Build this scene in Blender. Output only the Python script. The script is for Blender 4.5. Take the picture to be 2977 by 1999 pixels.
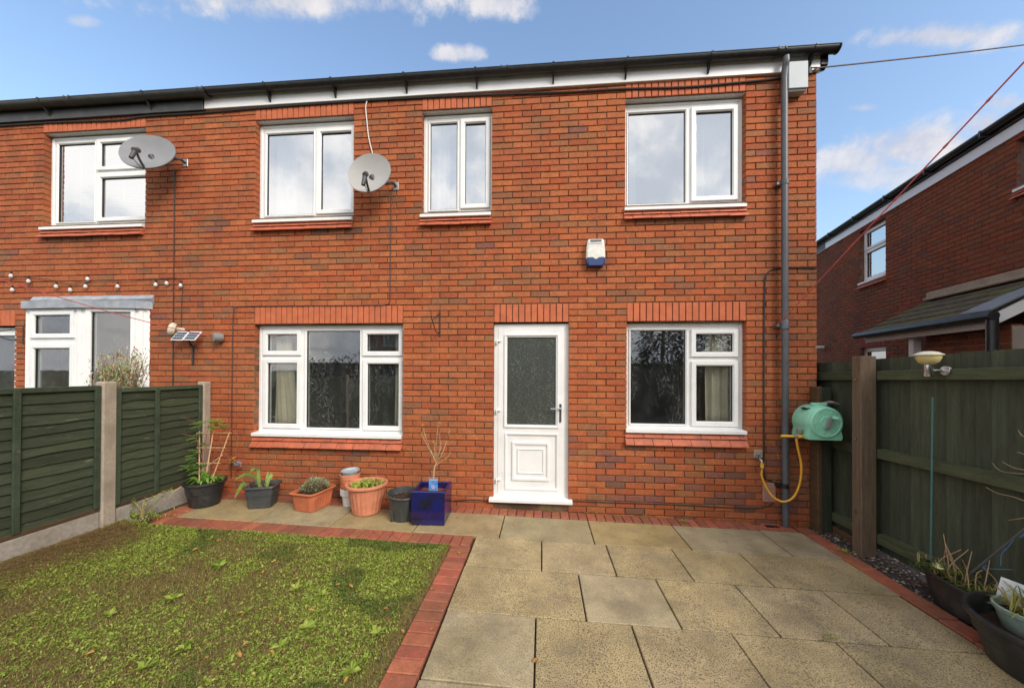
import bpy, math, random
import numpy as np
from mathutils import Vector, Matrix, noise
for o in list(bpy.data.objects): bpy.data.objects.remove(o)
random.seed(11); rnd = random.random
def U(a, b): return a + (b - a) * rnd()
scene = bpy.context.scene
COL = scene.collection
pi = math.pi

# ------------------------------------------------------------ camera (calibrated on the brick courses of the house wall)
F, YAW, PITCH, ROLL, CX, CY = 1033.80, -.0854, .0061, .0044, 1487.56, 1069.99     # in pixels of the 2977 x 1999 photograph
CAM = Vector((3.7421, -4.3108, 1.6944))
_c, _s = math.cos(YAW), math.sin(YAW)
_f = Vector((_s * math.cos(PITCH), _c * math.cos(PITCH), math.sin(PITCH))); _r = Vector((_c, -_s, 0)); _u = _r.cross(_f)
CR_, CU_ = _r * math.cos(ROLL) + _u * math.sin(ROLL), _u * math.cos(ROLL) - _r * math.sin(ROLL)
cd = bpy.data.cameras.new('camera'); cam = bpy.data.objects.new('camera', cd); COL.objects.link(cam)
cd.sensor_width = 36; cd.lens = F / 2977 * 36; cd.shift_x = (1488.5 - CX) / 2977; cd.shift_y = (CY - 999.5) / 2977
cd.clip_start = .05; cd.clip_end = 2000
M3 = Matrix((CR_, CU_, -_f)).transposed()
cam.matrix_world = Matrix.Translation(CAM) @ M3.to_4x4()
scene.camera = cam

# ------------------------------------------------------------ light and sky
SUN_EL, SUN_AZ = math.radians(34), math.radians(137)      # azimuth clockwise from +Y: behind the camera, to the right
wd = bpy.data.worlds.new('World'); scene.world = wd; wd.use_nodes = True
nt = wd.node_tree; nt.nodes.clear(); L = nt.links.new
def N(t, **kw):
    n = nt.nodes.new(t)
    for k, v in kw.items():
        if hasattr(n, k): setattr(n, k, v)
        else: n.inputs[k].default_value = v
    return n
def mth(op, a, b=None, c=None, clamp=False):
    n = nt.nodes.new('ShaderNodeMath'); n.operation = op; n.use_clamp = clamp
    for i, x in enumerate((a, b, c)):
        if x is None: continue
        if isinstance(x, (int, float)): n.inputs[i].default_value = x
        else: L(x, n.inputs[i])
    return n.outputs[0]
def smooth(x, a, b):
    n = nt.nodes.new('ShaderNodeMapRange'); n.interpolation_type = 'SMOOTHSTEP'; L(x, n.inputs[0])
    n.inputs[1].default_value = a; n.inputs[2].default_value = b; return n.outputs[0]
sky = N('ShaderNodeTexSky'); sky.sky_type = 'NISHITA'; sky.sun_disc = False
sky.sun_elevation = SUN_EL; sky.sun_rotation = SUN_AZ; sky.air_density = 1.25; sky.dust_density = 1.6; sky.ozone_density = 2.2
DIR = N('ShaderNodeTexCoord').outputs['Generated']
sep = N('ShaderNodeSeparateXYZ'); L(DIR, sep.inputs[0])
# flatten the noise towards the horizon so that clouds lie in layers
dz = mth('ADD', mth('MAXIMUM', sep.outputs[2], 0.0), .22)
cmb = N('ShaderNodeCombineXYZ'); L(mth('DIVIDE', sep.outputs[0], dz), cmb.inputs[0]); L(mth('DIVIDE', sep.outputs[1], dz), cmb.inputs[1]); L(mth('MULTIPLY', sep.outputs[2], 1.5), cmb.inputs[2])
n1 = N('ShaderNodeTexNoise', Scale=1.5, Detail=8.0, Roughness=.6); L(cmb.outputs[0], n1.inputs['Vector'])
n2 = N('ShaderNodeTexNoise', Scale=11.0, Detail=7.0, Roughness=.62); L(DIR, n2.inputs['Vector'])
def pix_dir(x, y):      # direction of a photograph pixel (2335-wide coordinates)
    px, py = x * 2977 / 2335, y * 2977 / 2335
    return (CR_ * ((px - CX) / F) - CU_ * ((py - CY) / F) + _f).normalized()
def dot(v):
    n = N('ShaderNodeVectorMath', operation='DOT_PRODUCT'); L(DIR, n.inputs[0]); n.inputs[1].default_value = v; return n.outputs['Value']
mask = None
for (x, y, w, h, amp) in ((720, 0, 330, 46, 1.0), (560, -10, 240, 30, .8), (1140, 6, 95, 36, .95), (1040, 124, 66, 20, .85), (2140, 82, 260, 30, .85), (190, 50, 44, 14, .5),
                          (2080, 330, 230, 62, .95), (1960, 365, 150, 50, .85), (2260, 285, 130, 42, .9), (2290, 236, 80, 22, .7), (1970, 247, 60, 11, .5), (2060, 400, 300, 40, .7)):
    c = pix_dir(x, y); t = pix_dir(x + w, y) - c; b = pix_dir(x, y + h) - c; sc, sh = t.length, b.length
    t = (t - c * t.dot(c)).normalized(); b = (b - c * b.dot(c)); b = (b - t * b.dot(t)).normalized()
    u = mth('DIVIDE', dot(t), sc); v = mth('DIVIDE', dot(b), sh)
    e = mth('SUBTRACT', 1.0, mth('SQRT', mth('ADD', mth('MULTIPLY', u, u), mth('MULTIPLY', v, v))))
    e = mth('MAXIMUM', e, -2.0)
    m = mth('MULTIPLY', smooth(mth('ADD', e, mth('MULTIPLY', mth('SUBTRACT', n2.outputs[0], .5), 3.0)), -.15, .75), amp)
    m = mth('MULTIPLY', m, mth('GREATER_THAN', dot(c), .2))
    mask = m if mask is None else mth('MAXIMUM', mask, m)
behind = smooth(sep.outputs[1], .25, -.25)          # broken cloud over the rest of the sky
gen = mth('MULTIPLY', smooth(n1.outputs[0], .18, .46), behind)
mask = mth('MAXIMUM', mask, gen)
hz = smooth(sep.outputs[2], .30, .02)               # pale haze low down
hazec = N('ShaderNodeMixRGB'); L(mth('MULTIPLY', hz, .72), hazec.inputs[0])
bg_sky = N('ShaderNodeVectorMath', operation='SCALE'); L(sky.outputs[0], bg_sky.inputs[0]); bg_sky.inputs['Scale'].default_value = .86
L(bg_sky.outputs[0], hazec.inputs[1]); hazec.inputs[2].default_value = (2.25, 2.32, 2.68, 1)
cl = N('ShaderNodeMixRGB'); L(mask, cl.inputs[0]); L(hazec.outputs[0], cl.inputs[1])
shade = N('ShaderNodeMixRGB'); L(smooth(n2.outputs[0], .35, .7), shade.inputs[0]); shade.inputs[1].default_value = (1.9, 2.0, 2.4, 1); shade.inputs[2].default_value = (2.9, 2.8, 2.8, 1)
sunlit = N('ShaderNodeMixRGB'); L(behind, sunlit.inputs[0]); L(shade.outputs[0], sunlit.inputs[1])     # clouds on the sun's side are brighter
sb2 = N('ShaderNodeMixRGB'); n3 = N('ShaderNodeTexNoise', Scale=4.0, Detail=7.0, Roughness=.6); L(DIR, n3.inputs['Vector']); L(smooth(n3.outputs[0], .38, .62), sb2.inputs[0]); sb2.inputs[1].default_value = (3.3, 3.6, 4.1, 1); sb2.inputs[2].default_value = (6.0, 5.9, 5.8, 1); L(sb2.outputs[0], sunlit.inputs[2]); L(sunlit.outputs[0], cl.inputs[2])
bgn = N('ShaderNodeBackground'); L(cl.outputs[0], bgn.inputs[0]); bgn.inputs[1].default_value = .13
out = N('ShaderNodeOutputWorld'); L(bgn.outputs[0], out.inputs[0])
sl = bpy.data.lights.new('sun', 'SUN'); sl.energy = 1.3; sl.angle = math.radians(24); sl.color = (1, .93, .84)
so = bpy.data.objects.new('sun', sl); COL.objects.link(so)
sd = Vector((math.sin(SUN_AZ) * math.cos(SUN_EL), math.cos(SUN_AZ) * math.cos(SUN_EL), math.sin(SUN_EL)))
so.rotation_euler = (-sd).to_track_quat('-Z', 'Y').to_euler(); so.location = (3, -8, 12)
vs = scene.view_settings; vs.view_transform = 'Standard'; vs.look = 'None'; vs.gamma = 1; vs.exposure = 1.27; vs.use_curve_mapping = False
scene.render.engine = 'CYCLES'

# ------------------------------------------------------------ pixels of the photograph to points on the wall or on the ground
S = 2977 / 2335
def ray(px, py): return CR_ * ((px - CX) / F) - CU_ * ((py - CY) / F) + _f
def W(px, py, y=0.0):
    d = ray(px, py); return CAM + d * ((y - CAM.y) / d.y)
def zg(x): return .03 - .019 * (x - 2.7)            # the garden falls a little to the right
def G(x, y, h=0.0):                                 # display pixel to ground
    d = ray(x * S, y * S); t = (zg(0) + h - .019 * CAM.x - CAM.z) / (d.z + .019 * d.x); return CAM + d * t
def D(x, y, yy=0.0): return W(x * S, y * S, yy)     # display pixel to wall
def PX(x, y, xx):
    d = ray(x * S, y * S); return CAM + d * ((xx - CAM.x) / d.x)
def crop(ox, oy, s): return lambda x, y, yy=0.0: W(ox + x / s, oy + y / s, yy)

# ------------------------------------------------------------ materials
MATS = {}
class NT:
    def __init__(s, name):
        s.m = bpy.data.materials.new(name); s.m.use_nodes = True; s.t = s.m.node_tree; s.t.nodes.clear()
        s.o = s.n('ShaderNodeOutputMaterial'); s.b = s.n('ShaderNodeBsdfPrincipled'); s.l(s.b.outputs[0], s.o.inputs[0]); MATS[name] = s.m
        s.pos = s.n('ShaderNodeNewGeometry').outputs['Position']
    def n(s, t, **kw):
        n = s.t.nodes.new(t)
        for k, v in kw.items():
            if hasattr(n, k): setattr(n, k, v)
            else: n.inputs[k].default_value = v
        return n
    def l(s, a, b): s.t.links.new(a, b)
    def noise(s, scale, detail=4, rough=.55, stretch=None, vec=None):
        v = vec or s.pos
        if stretch:
            mp = s.n('ShaderNodeVectorMath', operation='MULTIPLY'); s.l(v, mp.inputs[0]); mp.inputs[1].default_value = stretch; v = mp.outputs[0]
        n = s.n('ShaderNodeTexNoise', Scale=scale, Detail=detail, Roughness=rough); s.l(v, n.inputs['Vector']); return n.outputs[0]
    def ramp(s, f, *st):
        r = s.n('ShaderNodeValToRGB'); s.l(f, r.inputs[0]); e = r.color_ramp.elements
        while len(e) < len(st): e.new(.5)
        for k, (p, c) in enumerate(st):
            e[k].position = p; e[k].color = (c, c, c, 1) if isinstance(c, (int, float)) else (*c[:3], 1)
        return r.outputs[0]
    def mix(s, f, a, b, mode='MIX'):
        m = s.n('ShaderNodeMixRGB', blend_type=mode)
        for i, x in enumerate((f, a, b)):
            if hasattr(x, 'node'): s.l(x, m.inputs[i])
            elif isinstance(x, (int, float)): m.inputs[i].default_value = x if i == 0 else (x, x, x, 1)
            else: m.inputs[i].default_value = (*x[:3], 1)
        return m.outputs[0]
    def math(s, op, a, b=0.0):
        m = s.n('ShaderNodeMath', operation=op)
        for i, x in enumerate((a, b)):
            if hasattr(x, 'node'): s.l(x, m.inputs[i])
            else: m.inputs[i].default_value = x
        return m.outputs[0]
    def bump(s, h, st=.3, dist=.01):
        b = s.n('ShaderNodeBump', Strength=st, Distance=dist); s.l(h, b.inputs['Height']); s.l(b.outputs[0], s.b.inputs['Normal'])
    def col(s, c):
        if hasattr(c, 'node'): s.l(c, s.b.inputs['Base Color'])
        else: s.b.inputs['Base Color'].default_value = (*c[:3], 1)
    def set(s, **kw):
        for k, v in kw.items():
            k = k.replace('_', ' ')
            if hasattr(v, 'node'): s.l(v, s.b.inputs[k])
            else: s.b.inputs[k].default_value = v
        return s

def simple(name, c, rough=.5, spec=.5, var=.12, scale=30, bump=.0, metal=0, dirt=None):
    s = NT(name); n = s.noise(scale, 5)
    k = s.ramp(n, (.3, 1 - var), (.7, 1 + var)); cc = s.mix(1.0, c, k, 'MULTIPLY')
    if dirt: cc = s.mix(s.math('MULTIPLY', s.ramp(s.noise(dirt[1], 6, .65), (.48, 0), (.72, 1)), dirt[2]), cc, dirt[0])
    s.col(cc); s.set(Roughness=rough, Metallic=metal); s.b.inputs['Specular IOR Level'].default_value = spec
    if bump: s.bump(s.noise(scale * 3, 4), bump, .004)
    return s.m

def brickmat(name, dark=0.0, relief=.55, soot=.25):
    s = NT(name)
    a = s.n('ShaderNodeVertexColor'); a.layer_name = 'tone'; c = a.outputs[0]
    # half of many bricks is burnt browner, and the faces are drag-wired
    big = s.noise(5.5, 3, .6); c = s.mix(s.math('MULTIPLY', s.ramp(big, (.48, 0), (.68, 1)), .45), c, (.22, .095, .045))
    fine = s.noise(30, 6, .75, (1, 1, 3.0)); c = s.mix(1.0, c, s.ramp(fine, (.28, .45), (.5, 1.0), (.72, 1.5)), 'MULTIPLY')
    mot = s.noise(13, 4, .6); c = s.mix(s.math('MULTIPLY', s.ramp(mot, (.45, 0), (.70, 1)), .40), c, (.25, .10, .048)); c = s.mix(s.math('MULTIPLY', s.ramp(mot, (.30, 1), (.46, 0)), .30), c, (.50, .20, .085))
    sp = s.noise(260, 2, .5); c = s.mix(s.math('MULTIPLY', s.ramp(sp, (.60, 0), (.72, 1)), .4), c, (.62, .26, .14))
    st = s.noise(1.3, 7, .7, (1, 1, .45)); c = s.mix(s.math('MULTIPLY', s.ramp(st, (.46, 0), (.70, 1)), soot), c, (.10, .052, .034))
    ef = s.noise(2.1, 8, .75); c = s.mix(s.math('MULTIPLY', s.ramp(ef, (.60, 0), (.76, 1)), .16), c, (.50, .36, .26))
    c = s.mix(.10, c, (.20, .095, .055))
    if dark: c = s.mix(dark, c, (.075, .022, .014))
    s.col(c); s.set(Roughness=.85); s.b.inputs['Specular IOR Level'].default_value = .25
    h = s.math('ADD', s.math('MULTIPLY', s.noise(60, 4, .7, (1, 1, 3.5)), 1.0), s.math('MULTIPLY', s.noise(300, 2), .35))
    s.bump(h, relief, .006); return s.m
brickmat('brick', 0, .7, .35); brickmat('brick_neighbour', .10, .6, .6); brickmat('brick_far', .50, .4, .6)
def mortarmat(name, a, b):
    s = NT(name); s.col(s.mix(s.ramp(s.noise(3, 5), (.4, 0), (.62, 1)), a, b)); s.set(Roughness=.95); s.bump(s.noise(150, 4), .4, .004); return s.m
mortarmat('mortar', (.085, .048, .026), (.21, .13, .07)); mortarmat('mortar_far', (.11, .065, .045), (.20, .13, .10))
simple('smooth_brick', (.50, .135, .058), .75, .3, .14, 9, .15, dirt=((.28, .085, .05), 5, .45))
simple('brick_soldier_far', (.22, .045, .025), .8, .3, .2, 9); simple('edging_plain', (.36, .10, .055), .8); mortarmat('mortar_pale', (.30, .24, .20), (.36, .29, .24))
simple('sill_tile', (.46, .115, .05), .5, .45, .22, 11, .15, dirt=((.20, .085, .055), 12, .6))
simple('upvc', (.79, .785, .765), .3, .5, .035, 4, dirt=((.50, .46, .38), 5, .20))
simple('upvc_fascia', (.80, .79, .78), .3, .5, .03, 2, dirt=((.60, .56, .50), 3, .18))
simple('black_plastic', (.016, .0165, .017), .38, .5, .25, 12, dirt=((.06, .06, .055), 16, .4))
simple('black_fascia', (.030, .030, .028), .45, .5, .2, 9, dirt=((.09, .088, .08), 8, .4))
simple('grey_pipe', (.085, .088, .098), .4, .5, .12, 8, dirt=((.16, .16, .16), 6, .3))
simple('cable_black', (.02, .02, .02), .6); simple('cable_white', (.66, .63, .58), .5); simple('cable_brown', (.07, .035, .025), .6)
simple('chrome', (.62, .62, .64), .22, .5, .05, 10, metal=1); simple('steel', (.42, .40, .38), .4, .5, .15, 30, metal=1); simple('iron', (.035, .03, .028), .6)
simple('gasket', (.02, .02, .02), .6)
simple('dish_grey', (.21, .21, .215), .45, .4, .05, 6, dirt=((.27, .26, .25), 6, .35)); simple('dish_pale', (.37, .355, .33), .45, .4, .05, 6, dirt=((.34, .32, .29), 7, .35))
simple('lnb', (.06, .06, .06), .5); simple('galvanised', (.46, .47, .48), .45, .5, .12, 30, metal=.6)
simple('cream_plastic', (.60, .55, .42), .4); simple('alarm_white', (.74, .72, .65), .4, dirt=((.5, .48, .4), 9, .2)); simple('alarm_blue', (.018, .045, .16), .35); simple('alarm_grey', (.16, .18, .22), .4)
simple('box_grey', (.36, .40, .42), .45, .4, .06, 6, dirt=((.3, .32, .32), 7, .25))
simple('concrete', (.36, .30, .23), .9, .2, .18, 40, .35, dirt=((.15, .125, .085), 5, .5)); simple('gravel_board', (.33, .295, .25), .9, .2, .16, 30, .3, dirt=((.15, .12, .08), 4, .7))
simple('lead', (.27, .29, .32), .5, .5, .22, 9, .15, dirt=((.5, .5, .5), 7, .4)); simple('lead_pale', (.20, .22, .25), .5, .5, .1, 8)
simple('terracotta', (.48, .14, .062), .6, .4, .16, 8, .08, dirt=((.24, .10, .06), 9, .55)); simple('terracotta_pale', (.58, .215, .12), .6, .4, .16, 9, .08, dirt=((.32, .135, .08), 7, .6))
simple('pot_black', (.022, .023, .024), .42, .5, .2, 10, dirt=((.10, .09, .075), 8, .5)); simple('pot_slate', (.045, .05, .052), .45, .5, .2, 9, dirt=((.13, .115, .09), 7, .55))
simple('saucer_grey', (.33, .37, .40), .5); simple('white_plastic', (.70, .70, .69), .35, .5, .04, 6, dirt=((.42, .40, .36), 9, .25))
simple('pale_green_plastic', (.28, .36, .29), .45); simple('card_white', (.70, .74, .76), .6); simple('soil', (.045, .026, .016), .95, .2, .45, 60, .8)
simple('reel_green', (.27, .62, .43), .38, .5, .06, 6, dirt=((.12, .36, .23), 9, .3)); simple('reel_dark', (.012, .014, .013), .5); simple('reel_grey', (.22, .21, .20), .4)
simple('hose_yellow', (.72, .36, .035), .4, .5, .08, 20); simple('hose_orange', (.74, .40, .03), .35); simple('line_red', (.60, .10, .10), .5); simple('line_grey', (.12, .12, .13), .6)
simple('plate_pink', (.38, .20, .145), .7, dirt=((.25, .12, .09), 14, .4)); simple('grate', (.014, .014, .016), .5); simple('bamboo', (.60, .38, .20), .6, .3, .2, 40)
simple('cane_green', (.07, .17, .16), .5); simple('stem_red', (.26, .10, .065), .7); simple('stem_brown', (.17, .095, .055), .8, .2, .3, 60); simple('stem_tan', (.46, .33, .18), .8); simple('stem_dry', (.42, .27, .15), .8)
simple('string_blue', (.08, .20, .36), .6); simple('rod_grey', (.10, .105, .11), .5)
simple('curtain', (.70, .62, .47), .9, .1, .06, 6); simple('net', (.72, .75, .78), .9, .1, .05, 8); simple('blind', (.62, .60, .55), .6); simple('blue_curtain', (.45, .50, .58), .9)
simple('room', (.30, .27, .22), .9, .1, .1, 2); simple('room_pale', (.30, .31, .33), .9, .1, .05, 2); simple('furniture', (.10, .05, .03), .5)
simple('pebble', (.30, .22, .17), .7, .4, .5, 25); simple('stone_dark', (.05, .045, .04), .9); simple('bulb', (.62, .60, .56), .2); simple('lamp_amber', (.60, .50, .22), .25, .5, .1, 12); simple('solar', (.02, .022, .035), .2)
simple('roof_tile_far', (.105, .088, .062), .95, .2, .35, 14, .5, dirt=((.13, .15, .04), 3.0, .85)); simple('tar', (.03, .03, .03), .9)
simple('wire_brown', (.14, .10, .09), .6); simple('soil_red', (.20, .065, .035), .9, .2, .3, 40, .6); simple('label_blue', (.09, .25, .55), .4, .5, .3, 25); simple('label_flower', (.50, .42, .70), .4); simple('label_eye', (.60, .12, .10), .4); simple('label_green', (.06, .28, .10), .4, .5, .5, 90); simple('label_pale', (.30, .45, .70), .4); simple('hedge_core', (.012, .02, .008), .9); simple('far_brick_wall', (.20, .06, .035), .9, .2, .2, 3)
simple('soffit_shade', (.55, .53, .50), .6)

def timber(name, c, grain=(1, 1, 1), wear=.5, rough=.75, wearc=(.36, .32, .24)):
    s = NT(name)
    a = s.noise(5, 5, .6, grain); cc = s.mix(1.0, c, s.ramp(a, (.25, .68), (.75, 1.32)), 'MULTIPLY')
    b = s.noise(26, 5, .7, grain); cc = s.mix(1.0, cc, s.ramp(b, (.3, .80), (.7, 1.18)), 'MULTIPLY')
    oi = s.n('ShaderNodeObjectInfo'); cc = s.mix(1.0, cc, s.ramp(oi.outputs['Random'], (0, .72), (1, 1.28)), 'MULTIPLY')
    w = s.noise(4.2, 7, .72, tuple(x * .8 for x in grain)); cc = s.mix(s.math('MULTIPLY', s.ramp(w, (.62, 0), (.70, 1)), wear), cc, wearc)
    s.col(cc); s.set(Roughness=rough); s.b.inputs['Specular IOR Level'].default_value = .35
    s.bump(b, .35, .004); return s.m
timber('fence_green', (.040, .050, .026), (3, 1, 9), .6); timber('fence_green_frame', (.046, .062, .036), (3, 2, 2), .3)
timber('board_green', (.052, .060, .036), (6, 6, .6), .3, wearc=(.12, .14, .09)); timber('rail_green', (.058, .068, .034), (3, 1, 6), .45, wearc=(.19, .18, .09))
timber('post_brown', (.135, .092, .058), (8, 8, .7), .5, wearc=(.30, .25, .18)); timber('rough_brown', (.085, .048, .022), (2, 1, 6), .3)
timber('back_fence_wood', (.06, .055, .045), (6, 6, .6), .2)

def slabmat():
    s = NT('slab'); a = s.n('ShaderNodeVertexColor'); a.layer_name = 'tone'; c = a.outputs[0]
    c = s.mix(1.0, c, s.ramp(s.noise(3.2, 6, .6), (.25, .76), (.75, 1.22)), 'MULTIPLY')
    ag = s.noise(125, 3, .55)
    dark = s.math('MULTIPLY', s.ramp(ag, (.52, 0), (.58, 1)), a.outputs['Alpha']); c = s.mix(s.math('MULTIPLY', dark, .8), c, (.075, .06, .04))
    lt = s.noise(160, 2, .5); c = s.mix(s.math('MULTIPLY', s.ramp(lt, (.62, 0), (.70, 1)), .35), c, (.52, .42, .27))
    dp = s.noise(1.7, 6, .7); c = s.mix(s.math('MULTIPLY', s.ramp(dp, (.48, 0), (.70, 1)), .5), c, (.16, .12, .055)); c = s.mix(s.math('MULTIPLY', s.ramp(s.noise(4.5, 8, .75), (.50, 0), (.64, 1)), .42), c, (.17, .145, .105)); c = s.mix(s.math('MULTIPLY', s.ramp(s.noise(11, 8, .8), (.56, 0), (.62, 1)), .30), c, (.10, .085, .06))
    gr = s.noise(2.3, 6, .7, vec=None); c = s.mix(s.math('MULTIPLY', s.ramp(s.noise(7, 6, .75), (.62, 0), (.74, 1)), .35), c, (.16, .17, .05))
    s.col(c); s.set(Roughness=s.ramp(dp, (.4, .8), (.7, .5))); s.b.inputs['Specular IOR Level'].default_value = .35
    s.bump(s.math('ADD', ag, s.math('MULTIPLY', s.noise(28, 4), .8)), .5, .004)
slabmat()
def edgemat():
    s = NT('edging'); a = s.n('ShaderNodeVertexColor'); a.layer_name = 'tone'; c = a.outputs[0]
    c = s.mix(1.0, c, s.ramp(s.noise(16, 6, .65), (.25, .68), (.75, 1.28)), 'MULTIPLY')
    c = s.mix(s.math('MULTIPLY', s.ramp(s.noise(150, 2), (.66, 0), (.72, 1)), .5), c, (.62, .45, .36))
    c = s.mix(s.math('MULTIPLY', s.ramp(s.noise(2.2, 6, .7), (.42, 0), (.64, 1)), .6), c, (.17, .08, .048)); c = s.mix(s.math('MULTIPLY', s.ramp(s.noise(9, 7, .75), (.58, 0), (.68, 1)), .5), c, (.12, .085, .05))
    s.col(c); s.set(Roughness=.7); s.bump(s.noise(140, 4), .5, .004)
edgemat()
def groundmat():
    s = NT('bed'); s.col(s.mix(s.ramp(s.noise(40, 6, .7), (.35, 0), (.65, 1)), (.030, .020, .012), (.095, .06, .032))); s.set(Roughness=.95); s.bump(s.noise(90, 4), .8, .01)
    s = NT('lawn_soil')
    c = s.mix(s.ramp(s.noise(1.6, 6, .65), (.38, 0), (.60, 1)), (.21, .17, .04), (.20, .11, .038))
    c = s.mix(s.ramp(s.noise(38, 6, .7), (.32, 0), (.68, 1)), c, (.22, .17, .04)); c = s.mix(s.math('MULTIPLY', s.ramp(s.noise(48, 6, .75), (.50, 0), (.60, 1)), .85), c, (.040, .024, .009))
    s.col(c); s.set(Roughness=.95); s.bump(s.noise(55, 6, .7), 1.0, .03)
    s = NT('ground'); s.col(s.mix(s.noise(.6, 5), (.05, .07, .02), (.10, .09, .045))); s.set(Roughness=.95)
groundmat()

def leafmat(name, stops, rough=.5, trans=.25):
    s = NT(name); gi = s.n('ShaderNodeNewGeometry')
    c = s.ramp(gi.outputs['Random Per Island'], *stops); c = s.mix(1.0, c, s.ramp(s.noise(45, 3), (.3, .8), (.7, 1.2)), 'MULTIPLY')
    s.col(c); s.set(Roughness=rough); s.b.inputs['Specular IOR Level'].default_value = .3
    t = s.n('ShaderNodeBsdfTranslucent'); s.l(c, t.inputs[0]); mx = s.n('ShaderNodeMixShader', Fac=trans)
    s.l(s.b.outputs[0], mx.inputs[1]); s.l(t.outputs[0], mx.inputs[2]); s.l(mx.outputs[0], s.o.inputs[0]); return s.m
leafmat('weed', ((0, (.13, .19, .02)), (.4, (.24, .32, .042)), (.8, (.35, .42, .07)), (1, (.44, .40, .11))))
leafmat('weed_dark', ((0, (.07, .12, .018)), (1, (.17, .23, .04))))
leafmat('blade', ((0, (.16, .21, .035)), (.4, (.26, .26, .06)), (.7, (.34, .25, .10)), (.85, (.20, .11, .04)), (1, (.12, .18, .03))), .7)
leafmat('straw', ((0, (.36, .22, .11)), (1, (.22, .12, .05))), .8); leafmat('moss', ((0, (.17, .17, .025)), (.35, (.20, .15, .03)), (.65, (.12, .07, .02)), (1, (.07, .04, .013))), .95, .1)
leafmat('iris', ((0, (.20, .34, .07)), (1, (.33, .46, .13)))); leafmat('lime_leaf', ((0, (.30, .42, .08)), (1, (.45, .45, .08)))); leafmat('fern', ((0, (.12, .27, .04)), (1, (.26, .42, .08))))
leafmat('sage', ((0, (.26, .38, .18)), (1, (.44, .52, .32)))); leafmat('dry_flower', ((0, (.30, .16, .13)), (1, (.48, .32, .25))), .8); leafmat('straw_leaf', ((0, (.45, .33, .12)), (1, (.30, .30, .09))), .7)
leafmat('willow_leaf', ((0, (.26, .36, .10)), (.45, (.50, .56, .26)), (.68, (.66, .52, .44)), (.85, (.40, .16, .11)), (1, (.36, .14, .09))))
leafmat('fallen', ((0, (.48, .20, .06)), (.5, (.52, .33, .10)), (1, (.30, .12, .06))), .7); leafmat('conifer', ((0, (.012, .025, .010)), (1, (.035, .055, .02))), .7, .1)
leafmat('autumn', ((0, (.30, .20, .03)), (.5, (.20, .20, .04)), (1, (.38, .22, .03)))); leafmat('petal', ((0, (.72, .72, .35)), (1, (.82, .80, .45)))); leafmat('hedge_leaf', ((0, (.02, .045, .014)), (1, (.06, .09, .025))), .6, .1)
leafmat('blossom_dry', ((0, (.50, .27, .08)), (1, (.38, .19, .07))), .8); leafmat('blossom_grey', ((0, (.42, .44, .52)), (1, (.30, .31, .38))), .8)

def glassmat(name, refl, drops=0.0, tint=(.9, .95, .93)):
    s = NT(name); tr = s.n('ShaderNodeBsdfTransparent'); tr.inputs[0].default_value = (*tint, 1)
    gl = s.n('ShaderNodeBsdfGlossy', Roughness=.012); lw = s.n('ShaderNodeLayerWeight', Blend=.25)
    k = s.math('ADD', s.math('MULTIPLY', lw.outputs['Fresnel'], .6), refl)
    wav = s.n('ShaderNodeBump', Strength=.04, Distance=.02); s.l(s.noise(2.2, 2), wav.inputs['Height']); s.l(wav.outputs[0], gl.inputs['Normal'])
    mx = s.n('ShaderNodeMixShader'); s.l(k, mx.inputs[0]); s.l(tr.outputs[0], mx.inputs[1]); s.l(gl.outputs[0], mx.inputs[2]); o = mx.outputs[0]
    if drops:                                              # rain drops and runs on the outside, plus even painted haze lightening the pane
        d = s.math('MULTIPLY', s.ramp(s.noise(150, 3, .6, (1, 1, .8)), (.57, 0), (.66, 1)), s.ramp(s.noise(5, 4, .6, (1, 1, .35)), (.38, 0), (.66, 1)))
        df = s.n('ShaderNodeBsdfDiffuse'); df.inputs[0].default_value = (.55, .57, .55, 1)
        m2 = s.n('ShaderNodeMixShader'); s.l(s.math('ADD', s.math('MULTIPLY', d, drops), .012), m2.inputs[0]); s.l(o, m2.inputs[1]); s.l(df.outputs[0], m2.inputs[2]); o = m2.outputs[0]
    s.l(o, s.o.inputs[0])
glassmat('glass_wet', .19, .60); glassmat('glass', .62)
def frosted():
    s = NT('glass_frosted'); d = s.math('MULTIPLY', s.ramp(s.noise(120, 3, .6, (1, 1, .75)), (.55, 0), (.68, 1)), s.ramp(s.noise(5, 4, .6, (1.6, 1, .5)), (.30, 0), (.70, 1)))
    s.col(s.mix(s.math('MULTIPLY', d, .6), (.050, .056, .048), (.40, .42, .38))); s.set(Roughness=.24); s.b.inputs['Specular IOR Level'].default_value = .9
    s.bump(s.noise(70, 3), .25, .004)
frosted()
def glaze():
    s = NT('blue_glaze'); c = s.mix(s.ramp(s.noise(6, 5, .65), (.35, 0), (.65, 1)), (.008, .012, .13), (.012, .010, .028))
    c = s.mix(s.ramp(s.noise(26, 5, .7), (.66, 0), (.74, 1)), c, (.10, .07, .06)); s.col(c); s.set(Roughness=.16); s.b.inputs['Specular IOR Level'].default_value = .7; s.bump(s.noise(9, 3), .12, .01)
glaze()

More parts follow.
